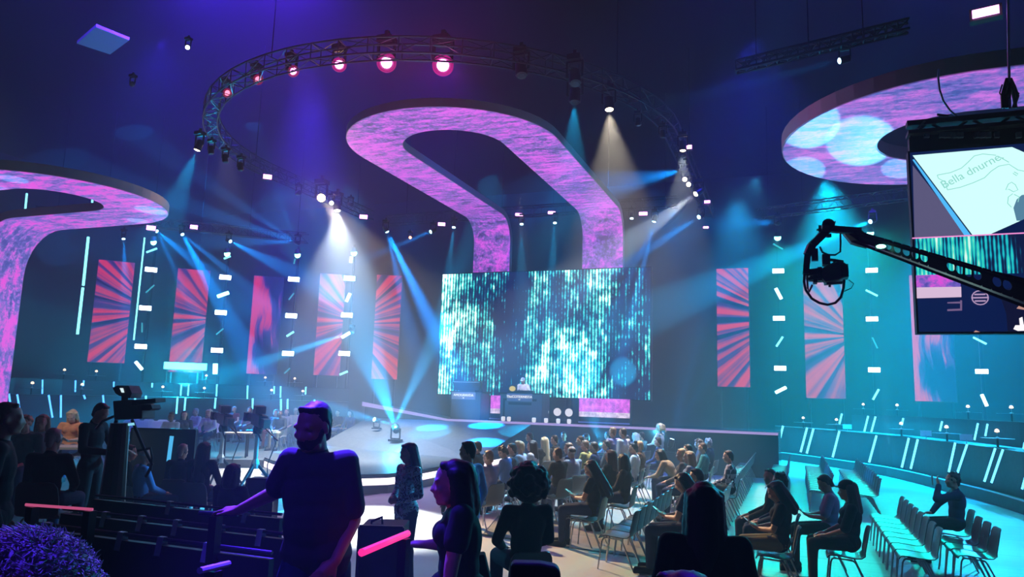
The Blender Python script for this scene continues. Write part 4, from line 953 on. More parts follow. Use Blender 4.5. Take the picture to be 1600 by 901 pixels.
CC = dict(black=(.015, .015, .018, 1), navy=(.02, .03, .09, 1), grey=(.1, .1, .11, 1), charcoal=(.05, .05, .055, 1), white=(.6, .6, .58, 1), blue=(.12, .24, .52, 1), pale=(.34, .4, .48, 1), red=(.35, .03, .05, 1), beige=(.42, .33, .21, 1), orange=(.7, .25, .1, 1), lav=(.28, .24, .4, 1), denim=(.06, .1, .2, 1), khaki=(.22, .19, .12, 1), teal=(.05, .22, .25, 1), maroon=(.2, .02, .045, 1), yellow=(.5, .4, .12, 1), green=(.35, .55, .12, 1), brown=(.14, .08, .05, 1), check=(.3, .26, .28, 1), shorts=(.55, .6, .75, 1))
def skin(i): return mat('skin_%s' % 'fair tan deep rosy'.split()[i], SK[i], .5)
def hairm(c): return mat('hair_'+c, HC[c], .55)
def cloth(c): return mat('cloth_'+c, CC[c], .85, spec=.2)
def checkm():
    if 'cloth_checked' in MATS: return MATS['cloth_checked']
    nb = NB('cloth_checked'); x = nb.n('TexChecker'); nb.put(x.inputs['Vector'], nb.obj()); x.inputs['Scale'].default_value = 11; x.inputs['Color1'].default_value = (.5, .45, .48, 1); x.inputs['Color2'].default_value = (.05, .05, .07, 1)
    nb.put(nb.b.inputs['Base Color'], x.outputs[0]); nb.b.inputs['Roughness'].default_value = .85; return nb.m
def leafm():
    if 'cloth_leaf_print' in MATS: return MATS['cloth_leaf_print']
    nb = NB('cloth_leaf_print'); o = nb.obj(); a = nb.noise(o, 17, 2, .5, 1.5)
    nb.put(nb.b.inputs['Base Color'], nb.ramp(a, [(.44, (.02, .03, .06, 1)), (.5, (.55, .75, .85, 1)), (.6, (.7, .85, .9, 1)), (.66, (.03, .05, .09, 1))])); nb.b.inputs['Roughness'].default_value = .6; return nb.m
def part(me, m, root, name=None):
    o = bpy.data.objects.new(name or me.name, me); COL.objects.link(o); o.parent = root
    if not me.materials: me.materials.append(m)
    o.material_slots[0].link = 'OBJECT'; o.material_slots[0].material = m
    return o
def person(label, loc, rz, p, hs='short', hc='dark', top='black', bot='navy', sk=0, fem=0, sl=1.95, leg=1., sc_=1., group='people in the studio', shoes=True, shoe_c='black', J=None, vox=.0125, belly=0., hem=0., cap=None):
    t = thing('person', label, 'person', loc, rz, None); t.scale = (sc_,)*3
    J = J or POSES[p]
    part(body(p, J, vox, fem, belly), skin(sk), t)
    tm = checkm() if top == 'checked' else leafm() if top == 'leaf' else cloth(top)
    part(shirt(p, sl, J, vox, fem, belly, hem), tm, t, 'jacket' if sl > 1.5 else 'shirt')
    part(trousers(p, leg, J, vox), cloth(bot), t, 'trousers' if leg >= 1 else 'shorts')
    hm = Matrix.LocRotScale(V(J['head']), face_M(J).to_quaternion(), None)
    if hs: h = part(hair(hs, .0115 if vox > .01 else .009), hairm(hc), t); h.matrix_local = hm
    if cap: h = part(capbrim(), cloth(cap), t); h.matrix_local = hm
    if shoes:
        for i in (0, 1): part(shoe(p, i, J), cloth(shoe_c), t)
    return t
def at_head(x, y, hz, z0=0.):                                    # floor point under a head whose top shows at x, y
    q = Zp(x, y, z0+hz); return V((q.x, q.y, z0))
SEAT = []; PLACED = []
def seated(x, y, label, p='sit', rz=LEFT, z0=0., sc_=1., chair_label=None, **kw):
    hz = {'sit_lean': 1.25, 'sit_phone': 1.335}.get(p, 1.355)*sc_
    J = POSES[p]; h = J['head']; off = V((-math.sin(rz)*h[1], math.cos(rz)*h[1], 0))*sc_
    q = at_head(x, y, hz, z0)-off
    vd = V((q.x, q.y, 0)).normalized(); q0 = q.copy()           # keep neighbours apart along the line of sight
    for k in range(40):
        st = ((k+1)//2)*.06*(1 if k % 2 else -1); q = q0+vd*st
        if all((q.x-a)**2+(q.y-b)**2 > .6**2 for a, b in PLACED): break
    PLACED.append((q.x, q.y)); t = person(label, q, rz, p, sc_=sc_, **kw); SEAT.append((q, rz, label))
    SEAT[-1] = SEAT[-1]+(z0, chair_label)
    return t
def standing(x, y, label, p='stand', rz=LEFT, z0=0., sc_=1., **kw):
    q = at_head(x, y, 1.755*sc_, z0); return person(label, q, rz, p, sc_=sc_, **kw)
R = math.radians
def seat_chairs():
    for q, rz, lb, z0, cl in SEAT:
        chair(q.x, q.y, rz, cl or chair_name(lb), 'occupied shell chairs', z0)
def chair_name(lb):
    w = lb.split()[1:]
    w = w[:11]
    while w[-1].strip(',') in 'the a an in with of by beside behind and to just between from at next on near past seated half hidden partly against very short long dark fair pale white one seen second sandy curly under standing tall'.split(): w.pop()
    return ' '.join(['shell chair under the person']+w).rstrip(',')
# --- the block of guests beside the runway (heads by picture position)
seated(745, 690, 'person with dark hair seated just behind the standing man in pale blue', hs='short', hc='black', top='black')
seated(763, 704, 'person with light brown hair in a lavender top beside the standing man in pale blue', hs='short', hc='light', top='lav', rz=LEFT-.3)
seated(786, 697, 'person with bushy dark hair in a blue shirt holding papers', 'sit_phone', hs='shag', hc='dark', top='blue')
seated(799, 694, 'person with dark hair half hidden between the bushy haired and the short blond guest', hs='short', hc='black', top='grey', rz=LEFT+.3)
seated(812, 690, 'person with short blond hair in a white and blue top', hs='quiff', hc='blond', top='pale', fem=1)
seated(827, 676, 'person with dark hair seated behind the long blond hair', hs='short', hc='black', top='navy', rz=LEFT+.2)
seated(830, 692, 'person with long dark hair in a white top next to the short blond guest', hs='long', hc='black', top='white', fem=1)
seated(850, 683, 'person with very long pale blond hair seen from behind', hs='verylong', hc='blond', top='black', fem=1, rz=LEFT-.6)
seated(866, 680, 'person in black with dark hair between the long blond guest and the man looking up', hs='short', hc='black', top='black')
seated(881, 675, 'person with dark hair and a reddish face looking over the rows', 'sit_left', hs='short', hc='dark', top='black', rz=LEFT+1.0, sk=1)
seated(871, 700, 'person with brown hair in a dark jacket beside the bald guest', hs='short', hc='brown', top='black', rz=LEFT-.4)
seated(888, 692, 'person with fair brown hair just behind the bald guest', hs='short', hc='light', top='navy')
seated(893, 697, 'person with a bald head in a pale shirt edged with blue light', hs='bald', hc='brown', top='pale', rz=LEFT-.5)
seated(906, 681, 'person with dark hair beside the cyan floor beam and the sandy haired guest', hs='short', hc='black', top='navy', rz=LEFT+.2)
seated(915, 677, 'person with dark cropped hair against the cyan floor beam', hs='short', hc='black', top='black')
seated(914, 688, 'person with sandy hair in a yellow top behind the bald guest', hs='short', hc='light', top='yellow', rz=LEFT-.2)
seated(927, 690, 'person with dark brown hair in a dark shirt right of the sandy haired guest'.replace(' right of', ' past'), hs='short', hc='brown', top='navy')
seated(947, 688, 'person with dark hair in grey in front of the tall man in pale blue', hs='short', hc='dark', top='grey')
seated(949, 674, 'person with dark hair and a bright pale blue shirt under the step screen', hs='short', hc='black', top='pale', rz=LEFT-.2)
standing(958, 667, 'person with brown hair in a pale lavender shirt standing turned to the stage', rz=LEFT-.5, sc_=.95, hs='short', hc='light', top='lav')
standing(974, 668, 'person with brown hair in white standing beside the pale lavender shirt', rz=LEFT-.4, sc_=.95, hs='short', hc='brown', top='white')
seated(977, 679, 'person with long dark hair and a teal rim of light', hs='long', hc='dark', top='teal', fem=1, rz=LEFT-.6)
seated(992, 676, 'person with light edged bobbed hair next to the woman with long dark hair', hs='bob', hc='grey', top='navy', fem=1, rz=LEFT-.5)
seated(1002, 675, 'person with dark hair in a shiny teal top near the standing woman', hs='short', hc='black', top='teal', rz=LEFT-.3)
seated(989, 692, 'person with dark pinned up hair in a white top with a bare shoulder', hs='bun', hc='black', top='white', fem=1, sl=.5, sk=0)
seated(998, 689, 'person with fair yellowish hair partly behind the pinned up hair', hs='short', hc='blond', top='brown')
seated(953, 703, 'person with dark brown hair down the back of a black top', hs='long', hc='brown', top='black', fem=1, rz=LEFT-.3)
seated(973, 709, 'person in black leaning beside the woman with dark brown hair', 'sit_turn', hs='bob', hc='black', top='black', fem=1)
t = seated(922, 720, 'person in dark clothes with long black hair lifting a phone with bare arms', 'sit_phone', hs='verylong', hc='black', top='black', fem=1, sl=.5, sk=1)
seated(823, 742, 'person in a black coat with a large round mass of black hair seen from behind', hs='afro', hc='black', top='black', rz=LEFT-.9, sc_=1.12)
seated(1027, 683, 'person with short dark hair in front of the standing woman with her arms out', hs='short', hc='dark', top='navy')
seated(1030, 702, 'person in a beige jumper leaning forward with both hands out', 'sit_lean', hs='bob', hc='black', top='beige', sl=1.6, rz=LEFT)
seated(1064, 701, 'person with blond hair in grey beside the dark haired guest in a jacket', hs='short', hc='blond', top='grey', fem=1)
seated(1075, 705, 'person with fair bobbed hair tucked behind the blond guest', hs='bob', hc='blond', top='pale', fem=1)
seated(1074, 696, 'person with dark hair in a pale grey jacket', hs='short', hc='black', top='pale', rz=LEFT-.1)
seated(1091, 686, 'person with curly fair hair in the farthest trio past the jacket', hs='curly', hc='light', top='grey', rz=LEFT+.2)
seated(1097, 692, 'person with brown hair and a teal collar in the farthest trio', hs='short', hc='brown', top='teal')
seated(1106, 686, 'person with thick grey hair at the end of the farthest trio', hs='shag', hc='grey', top='navy', rz=LEFT-.2)
seated(1137, 704, 'person in a checked shirt with cropped hair alone in the long row', hs='short', hc='brown', top='checked', bot='black')
seated(1065, 740, 'person with dark teal lit hair holding a phone beside the woman with very long hair', 'sit_phone', hs='bob', hc='black', top='navy', fem=1, sl=.5)
seated(1087, 735, 'person with black hair just in front of the man in the checked shirt', hs='short', hc='black', top='black')
# --- the seated trio and pair on the turquoise floor
seated(1202, 733, 'person furthest back of the trio on the turquoise floor, face showing', 'sit_left', hs='short', hc='dark', top='black', sk=1)
seated(1217, 738, 'person in the middle of the trio on the turquoise floor with thick black hair', hs='shag', hc='black', top='navy')
seated(1211, 753, 'person nearest of the trio on the turquoise floor, long dark hair and phone in lap', 'sit_phone', hs='long', hc='black', top='black', fem=1, sl=.6, bot='khaki', sk=1)
seated(1288, 742, 'person in a pale shirt bent over a phone, seated alongside the guest in a cap', 'sit_phone', hs='short', hc='dark', top='lav', sl=.8, bot='black', sk=1)
seated(1322, 752, 'person in black with a cap and long hair, forearms resting on the lap', 'sit', hs='long', hc='dark', top='black', fem=1, sl=.9, bot='black', cap='black', sk=1)
t = seated(1487, 738, 'person in dark clothes filming with a phone held up to the face', 'sit_film', hs='shag', hc='dark', top='navy', sl=1.9, bot='black', sk=1)
# --- standing guests
standing(1031, 661, 'person standing with fair tied hair and both arms held out', 'stand_out', LEFT-.2, hs='tail', hc='blond', top='white', fem=1, sl=.9, sc_=.96)
standing(640, 692, 'person standing on the white floor in a leaf print jacket, hands joined', 'stand_fold', R(150), hs='long', hc='black', top='leaf', bot='black', fem=1, sc_=.97, hem=.06)
standing(733, 689, 'person standing with a pale blue shirt lit from behind', 'stand_left', R(75), hs='short', hc='black', top='blue', bot='denim', sc_=1.0, hem=.1)
# --- man at the booth
q = Yp(818, 595, 27.7); person('person in a white cap and white top working behind the larger booth', (q.x, 27.7, 1.395), PI, 'dj', hs=None, top='white', sl=.9, cap='white', sc_=.98)
q = Yp(744, 598, 27.6); person('person with fair hair bent behind the tilted keyboard on the darker booth', (q.x, 27.6, 1.395), PI, 'dj', hs='short', hc='blond', top='black', sc_=.94)
# --- guests beyond the runway, facing it
F1 = R(200)
seated(268, 644, 'person in a pale shirt with cropped black hair behind the black barrier box', z0=.25, rz=F1, hs='short', hc='black', top='pale', sk=2)
seated(289, 642, 'person with long dark hair next to the guest in the pale shirt', z0=.25, rz=F1+.4, hs='long', hc='black', top='grey', fem=1)
seated(306, 638, 'person in a white shirt turned aside, next to the curly fair hair', z0=.25, rz=F1-.5, hs='short', hc='grey', top='white')
seated(327, 640, 'person with curly fair hair near the first tripod camera', z0=.25, rz=F1, hs='curly', hc='blond', top='white', fem=1)
seated(366, 635, 'person in a maroon vest with bare arms at the pale table', z0=.25, rz=F1-.2, hs='short', hc='grey', top='maroon', sl=.2, sk=0)
seated(390, 636, 'person in dark red behind the second tripod camera', z0=.25, rz=F1-.3, hs='long', hc='brown', top='maroon', fem=1)
seated(431, 640, 'person in a dark blue top and maroon trousers past the second tripod camera', z0=.25, rz=F1-.3, hs='long', hc='dark', top='navy', bot='maroon', fem=1)
seated(438, 641, 'person in black with olive trousers beside the guest in beige', z0=.25, rz=F1-.1, hs='short', hc='black', top='black', bot='khaki', sk=2)
seated(448, 639, 'person in a beige shirt with hands joined', z0=.25, rz=F1, hs='short', hc='light', top='beige', sl=.8, bot='khaki')
seated(462, 638, 'person in beige wearing a pale cap beside the standing man in the dark shirt', z0=.25, rz=F1, hs=None, cap='beige', top='beige', sl=.8, bot='grey')
seated(528, 640, 'person in shorts with bare legs and a dark shirt on the runway side', z0=.25, rz=F1-.6, hs='short', hc='dark', top='black', bot='shorts', leg=.02, sl=.8, sk=1)
seated(547, 641, 'person in blue with dark hair next to the bare legged guest', z0=.25, rz=F1-.5, hs='long', hc='dark', top='denim', bot='denim', fem=1)
# --- guests at the table below the pink ribbon
F2 = R(215)
seated(27, 639, 'person with a bald reddish head in profile below the pink ribbon leg', 'sit_left', z0=.45, rz=F2+.6, hs='bald', hc='ginger', top='black')
seated(41, 650, 'person with dark red hair and a pale face between the bald guest and the glasses', z0=.45, rz=F2, hs='shag', hc='ginger', top='black', fem=1)
seated(67, 648, 'person with light hair in a white shirt with a dark lanyard', z0=.45, rz=F2, hs='bob', hc='light', top='white', sl=.8)
seated(113, 641, 'person in an orange top with long fair hair bent over the table', 'sit_phone', z0=.45, rz=F2-.1, hs='verylong', hc='blond', top='orange', fem=1, sl=.9)
seated(86, 670, 'person with grey teal hair in a dark suit seen from behind at the table', 'sit', z0=.45, rz=R(25), hs='short', hc='grey', top='black')
# --- guests in the dark rows in front of the black barrier box
seated(230, 700, 'person with a bald crown in a blue shirt, one sleeve lit bright', z0=0., rz=R(-25), hs='bald', hc='grey', top='blue', sk=0)
seated(205, 696, 'person in black beside the bald crowned guest, face lit green', z0=0., rz=R(-35), hs='short', hc='dark', top='black')
seated(287, 694, 'person with grey hair in a dark blue jacket behind the long haired silhouette', z0=0., rz=R(20), hs='short', hc='grey', top='navy')
seated(322, 688, 'person with long black hair and a black top seen from behind near the first tripod', z0=0., rz=R(10), hs='verylong', hc='black', top='black', fem=1, sc_=1.05)
seated(367, 725, 'person with a dark bob seen from behind below the second tripod', z0=0., rz=R(5), hs='bob', hc='black', top='black', fem=1)
standing(12, 628, 'person in a dark suit standing at the edge of the seating', 'stand', R(-40), z0=.455, sc_=.97, hs='short', hc='light', top='black', bot='black')
seat_chairs()
empty_rows(PLACED)

def smartphone(who, lp, label, tilt):
    o = [q for q in bpy.data.objects if q.parent is None and q.get('label', '').startswith(who)][0]; bpy.context.view_layer.update()
    t = thing('smartphone', label, 'phone', o.matrix_world @ V(lp), o.rotation_euler.z, 'phones in hands'); t.rotation_euler = (tilt, 0, o.rotation_euler.z)
    MB().box((-.038, -.005, -.075), (.038, .005, .075)).build('body', BLACK, t, bevel=.003)
    MB().box((-.034, -.0068, -.068), (.034, -.0055, .068)).build('display', emi('phone_glow', (.45, .6, .8), .35), t)
smartphone('person in dark clothes filming', (-.05, .25, 1.23), 'black phone held up by the person filming', 0)
smartphone('person in dark clothes with long black hair lifting', (0, .33, .83), 'black phone in the hands of the person with bare arms', -.9)
smartphone('person nearest of the trio', (0, .33, .83), 'black phone in the lap of the nearest of the trio', -.9)
smartphone('person in a pale shirt bent over', (0, .33, .83), 'black phone that the person in a pale shirt bends over', -.9)
smartphone('person with dark teal lit hair', (0, .33, .83), 'black phone held beside the person with very long hair', -.9)
# ================================================================ people close to the camera
def local(Jw, loc):                                              # world joints to the person's own frame
    out = dict(Jw)
    for k, v in Jw.items():
        if k in ('hf', 'hu', 'hd', 'pn', 'curl'): continue
        out[k] = tuple(V(q)-loc for q in v) if isinstance(v, (tuple, list)) and isinstance(v[0], V) else V(v)-loc
    return out
FX = V((FWD.x, FWD.y, 0)).normalized(); RX = V((RGT.x, RGT.y, 0)).normalized()
def hero():
    d = 3.8; loc = P(497, 700, d); loc.z = .445
    sr, sl = P(455, 719, 3.78), P(541, 722, 3.82)
    J = dict(pel=P(494, 862, 3.82), che=P(498, 775, 3.82), neck=P(497, 708, 3.84), head=P(489, 668, 3.8), hf=-RX*.42-FX*.8+V((0, 0, -.22)), hu=V((0, 0, 1)),
      sh=(sl, sr), el=(P(552, 812, 3.84), P(431, 768, 3.86)), wr=(P(524, 876, 3.68), P(372, 797, 4.05)), hd=(-RX*.6-FX*.5+V((0, 0, -.6)), (P(330, 797, 4.12)-P(372, 797, 4.05))), pn=(FX, V((0, 0, -1))), curl=.55,
      hip=(P(517, 884, 3.84), P(470, 884, 3.8)), kn=(P(524, 1010, 3.8), P(428, 992, 3.6)), an=(loc+V((.08, -.02, .09)), loc+V((-.3, -.12, .09))), toe=(loc+V((.05, -.18, .035)), loc+V((-.33, -.3, .035))))
    Jl = local(J, loc)
    t = person('person in a dark T-shirt standing close by with one arm stretched out to a handrail', loc, 0, 'hero', J=Jl, hs='short', hc='dark', top='charcoal', bot='navy', sl=.78, sk=1, vox=.0085, belly=.035, hem=.02)
    mb = MB(); M = face_M(Jl); h = V(Jl['head'])
    mb.ell((0, .03, -.055), (.062, .07, .058)); mb.cap((-.05, .02, -.05), (-.066, 0, .0), .02, .014); mb.cap((.05, .02, -.05), (.066, 0, .0), .02, .014)
    b = part(remesh(mb, 'beard', .008, 2, .0015), hairm('dark'), t, 'beard'); b.matrix_local = Matrix.LocRotScale(h, M.to_quaternion(), None)
hero()
def profile_woman():
    loc = P(712, 800, 4.1); loc.z = .3
    J = dict(pel=P(716, 930, 4.12), che=P(718, 842, 4.12), neck=P(715, 790, 4.13), head=P(704, 755, 4.1), hf=-RX+FX*-.1+V((0, 0, -.1)), hu=V((0, 0, 1)),
      sh=(P(722, 806, 3.97), P(714, 802, 4.27)), el=(P(706, 880, 3.92), P(694, 850, 4.32)), wr=(P(697, 945, 3.9), P(668, 850, 4.3)), hd=(V((0, 0, -1))-RX*.2, -RX), pn=(FX, V((0, 0, -1))), curl=.5,
      hip=(P(716, 945, 4.02), P(716, 945, 4.2)), kn=(loc+V((-.05, -.08, .5)), loc+V((-.05, .1, .5))), an=(loc+V((0, -.09, .09)), loc+V((0, .1, .09))), toe=(loc+V((-.18, -.15, .035)), loc+V((-.18, .03, .035))))
    person('person with shoulder length black hair and a dark top in profile, bare arm hanging', loc, 0, 'profile', J=local(J, loc), hs='bob', hc='black', top='black', bot='denim', sl=.55, fem=1, vox=.0095, hem=.05)
profile_woman()
b = thing('shoulder_bag', 'black shoulder bag hanging behind the person with shoulder length black hair', 'bag', P(752, 885, 4.25))
bo = b.location.copy(); Q = lambda x, y, d=4.25: P(x, y, d)-bo
MB().prism([Q(738, 868), Q(757, 866), Q(772, 930), Q(730, 935)], FX*.1).build('bag_body', cloth('black'), b, bevel=.01)
MB().tube([Q(741, 868), Q(737, 835), Q(731, 805), Q(724, 796), Q(722, 800)], .012, 6).build('strap', cloth('black'), b)
q = P(1100, 752, 3.8); person('person with very long black hair seen from behind in front of the tan lit chairs', (q.x, q.y, .29), R(12), 'stand', hs='verylong', hc='black', top='black', bot='black', fem=1, sc_=(q.z-.29)/1.755)
q = P(82, 842, 1.02); person('person whose purple lit head of thick hair rises at the very front', (q.x, q.y, q.z-1.36), R(20), 'sit', hs='fuzz', hc='grey', top='black', bot='black', vox=.011)
q = P(1062, 890, 2.0); person('person with only a crown of purple hair showing below the very long hair', (q.x, q.y, .61), R(8), 'sit_left', sc_=(q.z-.61)/1.36, hs='short', hc='brown', top='black', bot='black')
# ================================================================ tribune where the camera stands
TRB = mat('tribune_black', (.018, .018, .02, 1), .7)
steps = MB()
for i, (y0, y1, z) in enumerate(((-2., 1.5, .72), (1.5, 2.4, .6), (2.4, 2.82, .5), (2.82, 3.45, .43), (3.45, 4.6, .28), (4.6, 5.4, .14))): steps.box((-9, y0, 0), (4.5, y1, z))
tag(steps.build('tribune', TRB), 'black stepped tribune under the seats at the very front', 'tribune')
def bench(x0, x1, y, z, label):
    t = thing('tribune_bench', label, 'bench', ((x0+x1)/2, y, 0)); w = (x1-x0)/2
    zf = .145 if y > 4.6 else .285 if y > 3.75 else .435
    MB().box((-w, -.02, zf+.5), (w, .02, z-.03)).build('backrest', TRB, t)
    MB().tube([(-w, 0, z), (w, 0, z)], .011, 8).build('top_rail', mat('rail_grey', (.1, .1, .12, 1), .35, .4), t)
    MB().box((-w, .03, zf+.38), (w, .42, zf+.43)).build('seat', TRB, t)
    for s in (-1, 0, 1): MB().box((s*(w-.05)-.02, -.02, zf), (s*(w-.05)+.02, .02, zf+.5)).build('leg', BLKMET, t)
    return t
PAPER = mat('pale_tag_paper', (.75, .8, .85, 1), .8)
def bench_row(x0, y0, x1, y1, yy, label):
    a, b = Yp(x0, y0, yy), Yp(x1, y1, yy); bench(a.x, b.x, yy, (a.z+b.z)/2, label); return (a.z+b.z)/2
zb = [bench_row(40, 813, 425, 865.5, 3.3, 'bench back nearest of the three dark tribune rows'), bench_row(100, 789, 470, 843, 4.0, 'bench back in the middle of the three dark tribune rows'), bench_row(150, 770, 440, 807, 4.75, 'bench back furthest of the three dark tribune rows')]
TAGS = [(75, 822, 3.3, 0), (191, 838, 3.3, 0), (253, 848, 3.3, 0), (222, 810, 4.0, 1), (277, 818, 4.0, 1), (345, 826, 4.0, 1), (408, 834, 4.0, 1), (166, 799, 4.0, 1), (266, 786, 4.75, 2), (385, 800, 4.75, 2), (325, 860, 3.3, 0)]
cnt = [0, 0, 0]
for x, y, yy, r in TAGS:
    p = Yp(x, y, yy); t = thing('seat_tag', '%s pale paper tag hung over the rail of the %s tribune row' % (ordinal(cnt[r]), ('nearest', 'middle', 'furthest')[r]), 'paper tag', (p.x, yy, zb[r]), 0, 'paper tags on the tribune rails'); cnt[r] += 1
    MB().add([(-.022, -.014, .013), (.022, -.014, .013), (.026, -.034, -.085), (-.018, -.034, -.085), (-.022, .014, .013), (.022, .014, .013), (.022, .03, -.06), (-.022, .03, -.06)], [(0, 1, 2, 3), (1, 0, 4, 5), (5, 4, 7, 6)]).build('sheet', PAPER, t)
def rail(pts, posts, label, lit, r=.02, zf=.3):
    o = V(pts[0]); t = thing('handrail', label, 'handrail', o); MB().tube([V(p)-o for p in pts], r, 8).build('top_bar', lit, t)
    for p in posts: zf = .725 if p.y < 1.5 else .605 if p.y < 2.4 else .505 if p.y < 3. else .435 if p.y < 3.45 else .285 if p.y < 4.6 else .145 if p.y < 5.4 else 0; MB().bar(V((p.x, p.y, zf))-o, p-o-V((0, 0, r)), .05).build('post', BLKMET, t)
    return t
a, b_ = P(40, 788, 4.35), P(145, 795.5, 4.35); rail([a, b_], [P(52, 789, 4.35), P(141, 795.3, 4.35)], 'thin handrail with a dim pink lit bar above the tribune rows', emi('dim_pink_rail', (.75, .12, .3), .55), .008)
a, b_ = P(311, 801.5, 4.12), P(372, 803, 4.08); rail([a, b_], [P(338, 802.2, 4.1)], 'short handrail under the stretched out hand', mat('rail_grey', (.1, .1, .12, 1), .35, .4), .012)
a, b_ = P(312, 891, 3.25), P(357, 880, 3.5); rail([a, b_], [P(335, 886, 3.37)], 'low grey handrail end below the benches', mat('pale_rail', (.5, .5, .6, 1), .4), .014)
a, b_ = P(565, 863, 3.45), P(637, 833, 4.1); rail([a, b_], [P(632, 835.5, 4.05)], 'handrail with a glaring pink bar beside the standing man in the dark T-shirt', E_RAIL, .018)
# black cases and barriers
def case(x0, y0, x1, d, dep, zf, label, cat='case', name='black_case'):
    a, b_ = P(x0, y0, d), P(x1, y0, d); zt = (a.z+b_.z)/2; c = (a+b_)/2; w = (b_-a).length/2; t = thing(name, label, cat, (c.x, c.y, zf), math.atan2((b_-a).y, (b_-a).x))
    MB().box((-w, 0, 0), (w, dep, zt-zf)).build('body', TRB, t, bevel=.01); e = MB()
    for s in (-1, 1): e.box((s*w-.012, -.012, 0), (s*w+.012, .012, zt-zf))
    e.box((-w, -.012, zt-zf-.012), (w, .012, zt-zf+.012)); e.build('edge_trim', BLKMET, t); return t, c, zt
case(562, 823, 630, 6.3, .4, 0, 'black barrier case under the glaring pink handrail', name='barrier_case')
q = P(590, 822, 6.45); t = thing('folded_stand', 'small dark metal frame standing on the barrier case', 'stand', q)
MB().tube([P(580, 822, 6.45)-q, P(581, 814, 6.45)-q, P(597, 807.5, 6.45)-q, P(597.5, 823, 6.45)-q], .012, 6).build('frame', BLKMET, t)
t, c, zt = case(206, 670, 306, 13.6, .12, 0, 'black barrier box with one slanted cyan light stick', name='barrier_box')
a, b_ = P(268.5, 681, 13.5), P(263, 722, 13.5); t2 = thing('light_stick', 'wide slanted cyan light stick on the black barrier box', 'light stick', (a+b_)/2, 0)
MB().bar(a-(a+b_)/2, b_-(a+b_)/2, .065, .03).build('tube', emi('box_stick', (.08, .5, .9), .9), t2)
case(386, 748, 428, 10.6, .3, 0, 'black case below the second tripod', name='equipment_case')
t = thing('padded_stool', 'black padded seat back poking up at the very front', 'seat', P(836, 900, 2.6)-V((0, 0, .3)))
so = t.location.copy(); Q = lambda x, y: P(x, y, 2.6)-so
MB().prism([Q(798, 960), Q(798, 884), Q(803, 879), Q(845, 880), Q(870, 885), Q(876, 893), Q(878, 960)], FX*.06).build('backrest', TRB, t, bevel=.01)
MB().bar(Q(838, 955)+FX*.03, V((Q(838, 955).x, Q(838, 955).y, .5-so.z))+FX*.03, .05).build('leg', BLKMET, t)
# ================================================================ broadcast cameras
def tripod_camera(x, y, d, xf, yf, label, flip=1):
    top = P(x, y, d); loc = V((top.x, top.y, 0)); t = thing('tripod_camera', label, 'camera', loc); h = top.z
    a = math.radians(150); f = V((math.cos(a), math.sin(a), .12)); up = V((0, 0, 1)); r = f.cross(up).normalized(); u = r.cross(f).normalized()
    M = Matrix(((r.x, f.x, u.x, 0), (r.y, f.y, u.y, 0), (r.z, f.z, u.z, h), (0, 0, 0, 1)))
    CG = mat('camera_grey', (.05, .05, .055, 1), .5)
    MB().box((-.1, -.28, -.1), (.1, .18, .14), M).box((-.07, -.5, -.08), (.07, -.28, .1), M).build('body', CG, t)
    MB().tube([M @ V((0, .18, .0)), M @ V((0, .5, 0))], [.085, .095], 14).box((-.12, .5, -.09), (.12, .62, .09), M).build('lens', BLACK, t)
    MB().box((-.16, -.2, .18), (.06, -.02, .34), M).bar(M @ V((0, 0, .14)), M @ V((0, 0, .25)), .04).bar(M @ V((-.05, -.25, .16)), M @ V((-.05, .2, .2)), .04).box((-.02, -.05, .22), (.1, .25, .3), M).build('viewfinder', CG, t)
    MB().bar(M @ V((.1, -.1, -.12)), M @ V((.18, -.75, -.3)), .025).bar(M @ V((-.1, -.1, -.12)), M @ V((-.18, -.75, -.3)), .025).build('pan_bar', BLKMET, t)
    MB().lathe([(.09, h-.28), (.11, h-.2), (.08, h-.1)], 14).build('head', BLKMET, t)
    MB().lathe([(.05, .62), (.045, h-.26)], 12).lathe([(.08, .6), (.09, .72), (.06, .8)], 12).build('column', mat('tripod_alloy', (.3, .33, .34, 1), .35, .5), t)
    for k in range(3):
        b = math.radians(30+120*k); e = V((math.cos(b)*.62, math.sin(b)*.62, .02)); MB().tube([V((math.cos(b)*.06, math.sin(b)*.06, .68)), e], [.035, .025], 8).build('leg', BLKMET, t)
    c = MB(); c.tube([M @ V((.1, -.3, 0)), M @ V((.25, -.5, -.4)), M @ V((.2, -.3, -.9)), V((.3, .1, .02))], .012, 6); c.build('cable', BLACK, t)
tripod_camera(350, 655, 17.5, 352, 745, 'camera on a pale tripod with its legs apart, nearer the black barrier box')
tripod_camera(404, 657, 16.5, 400, 740, 'camera on a tripod standing out against the bright floor patch')
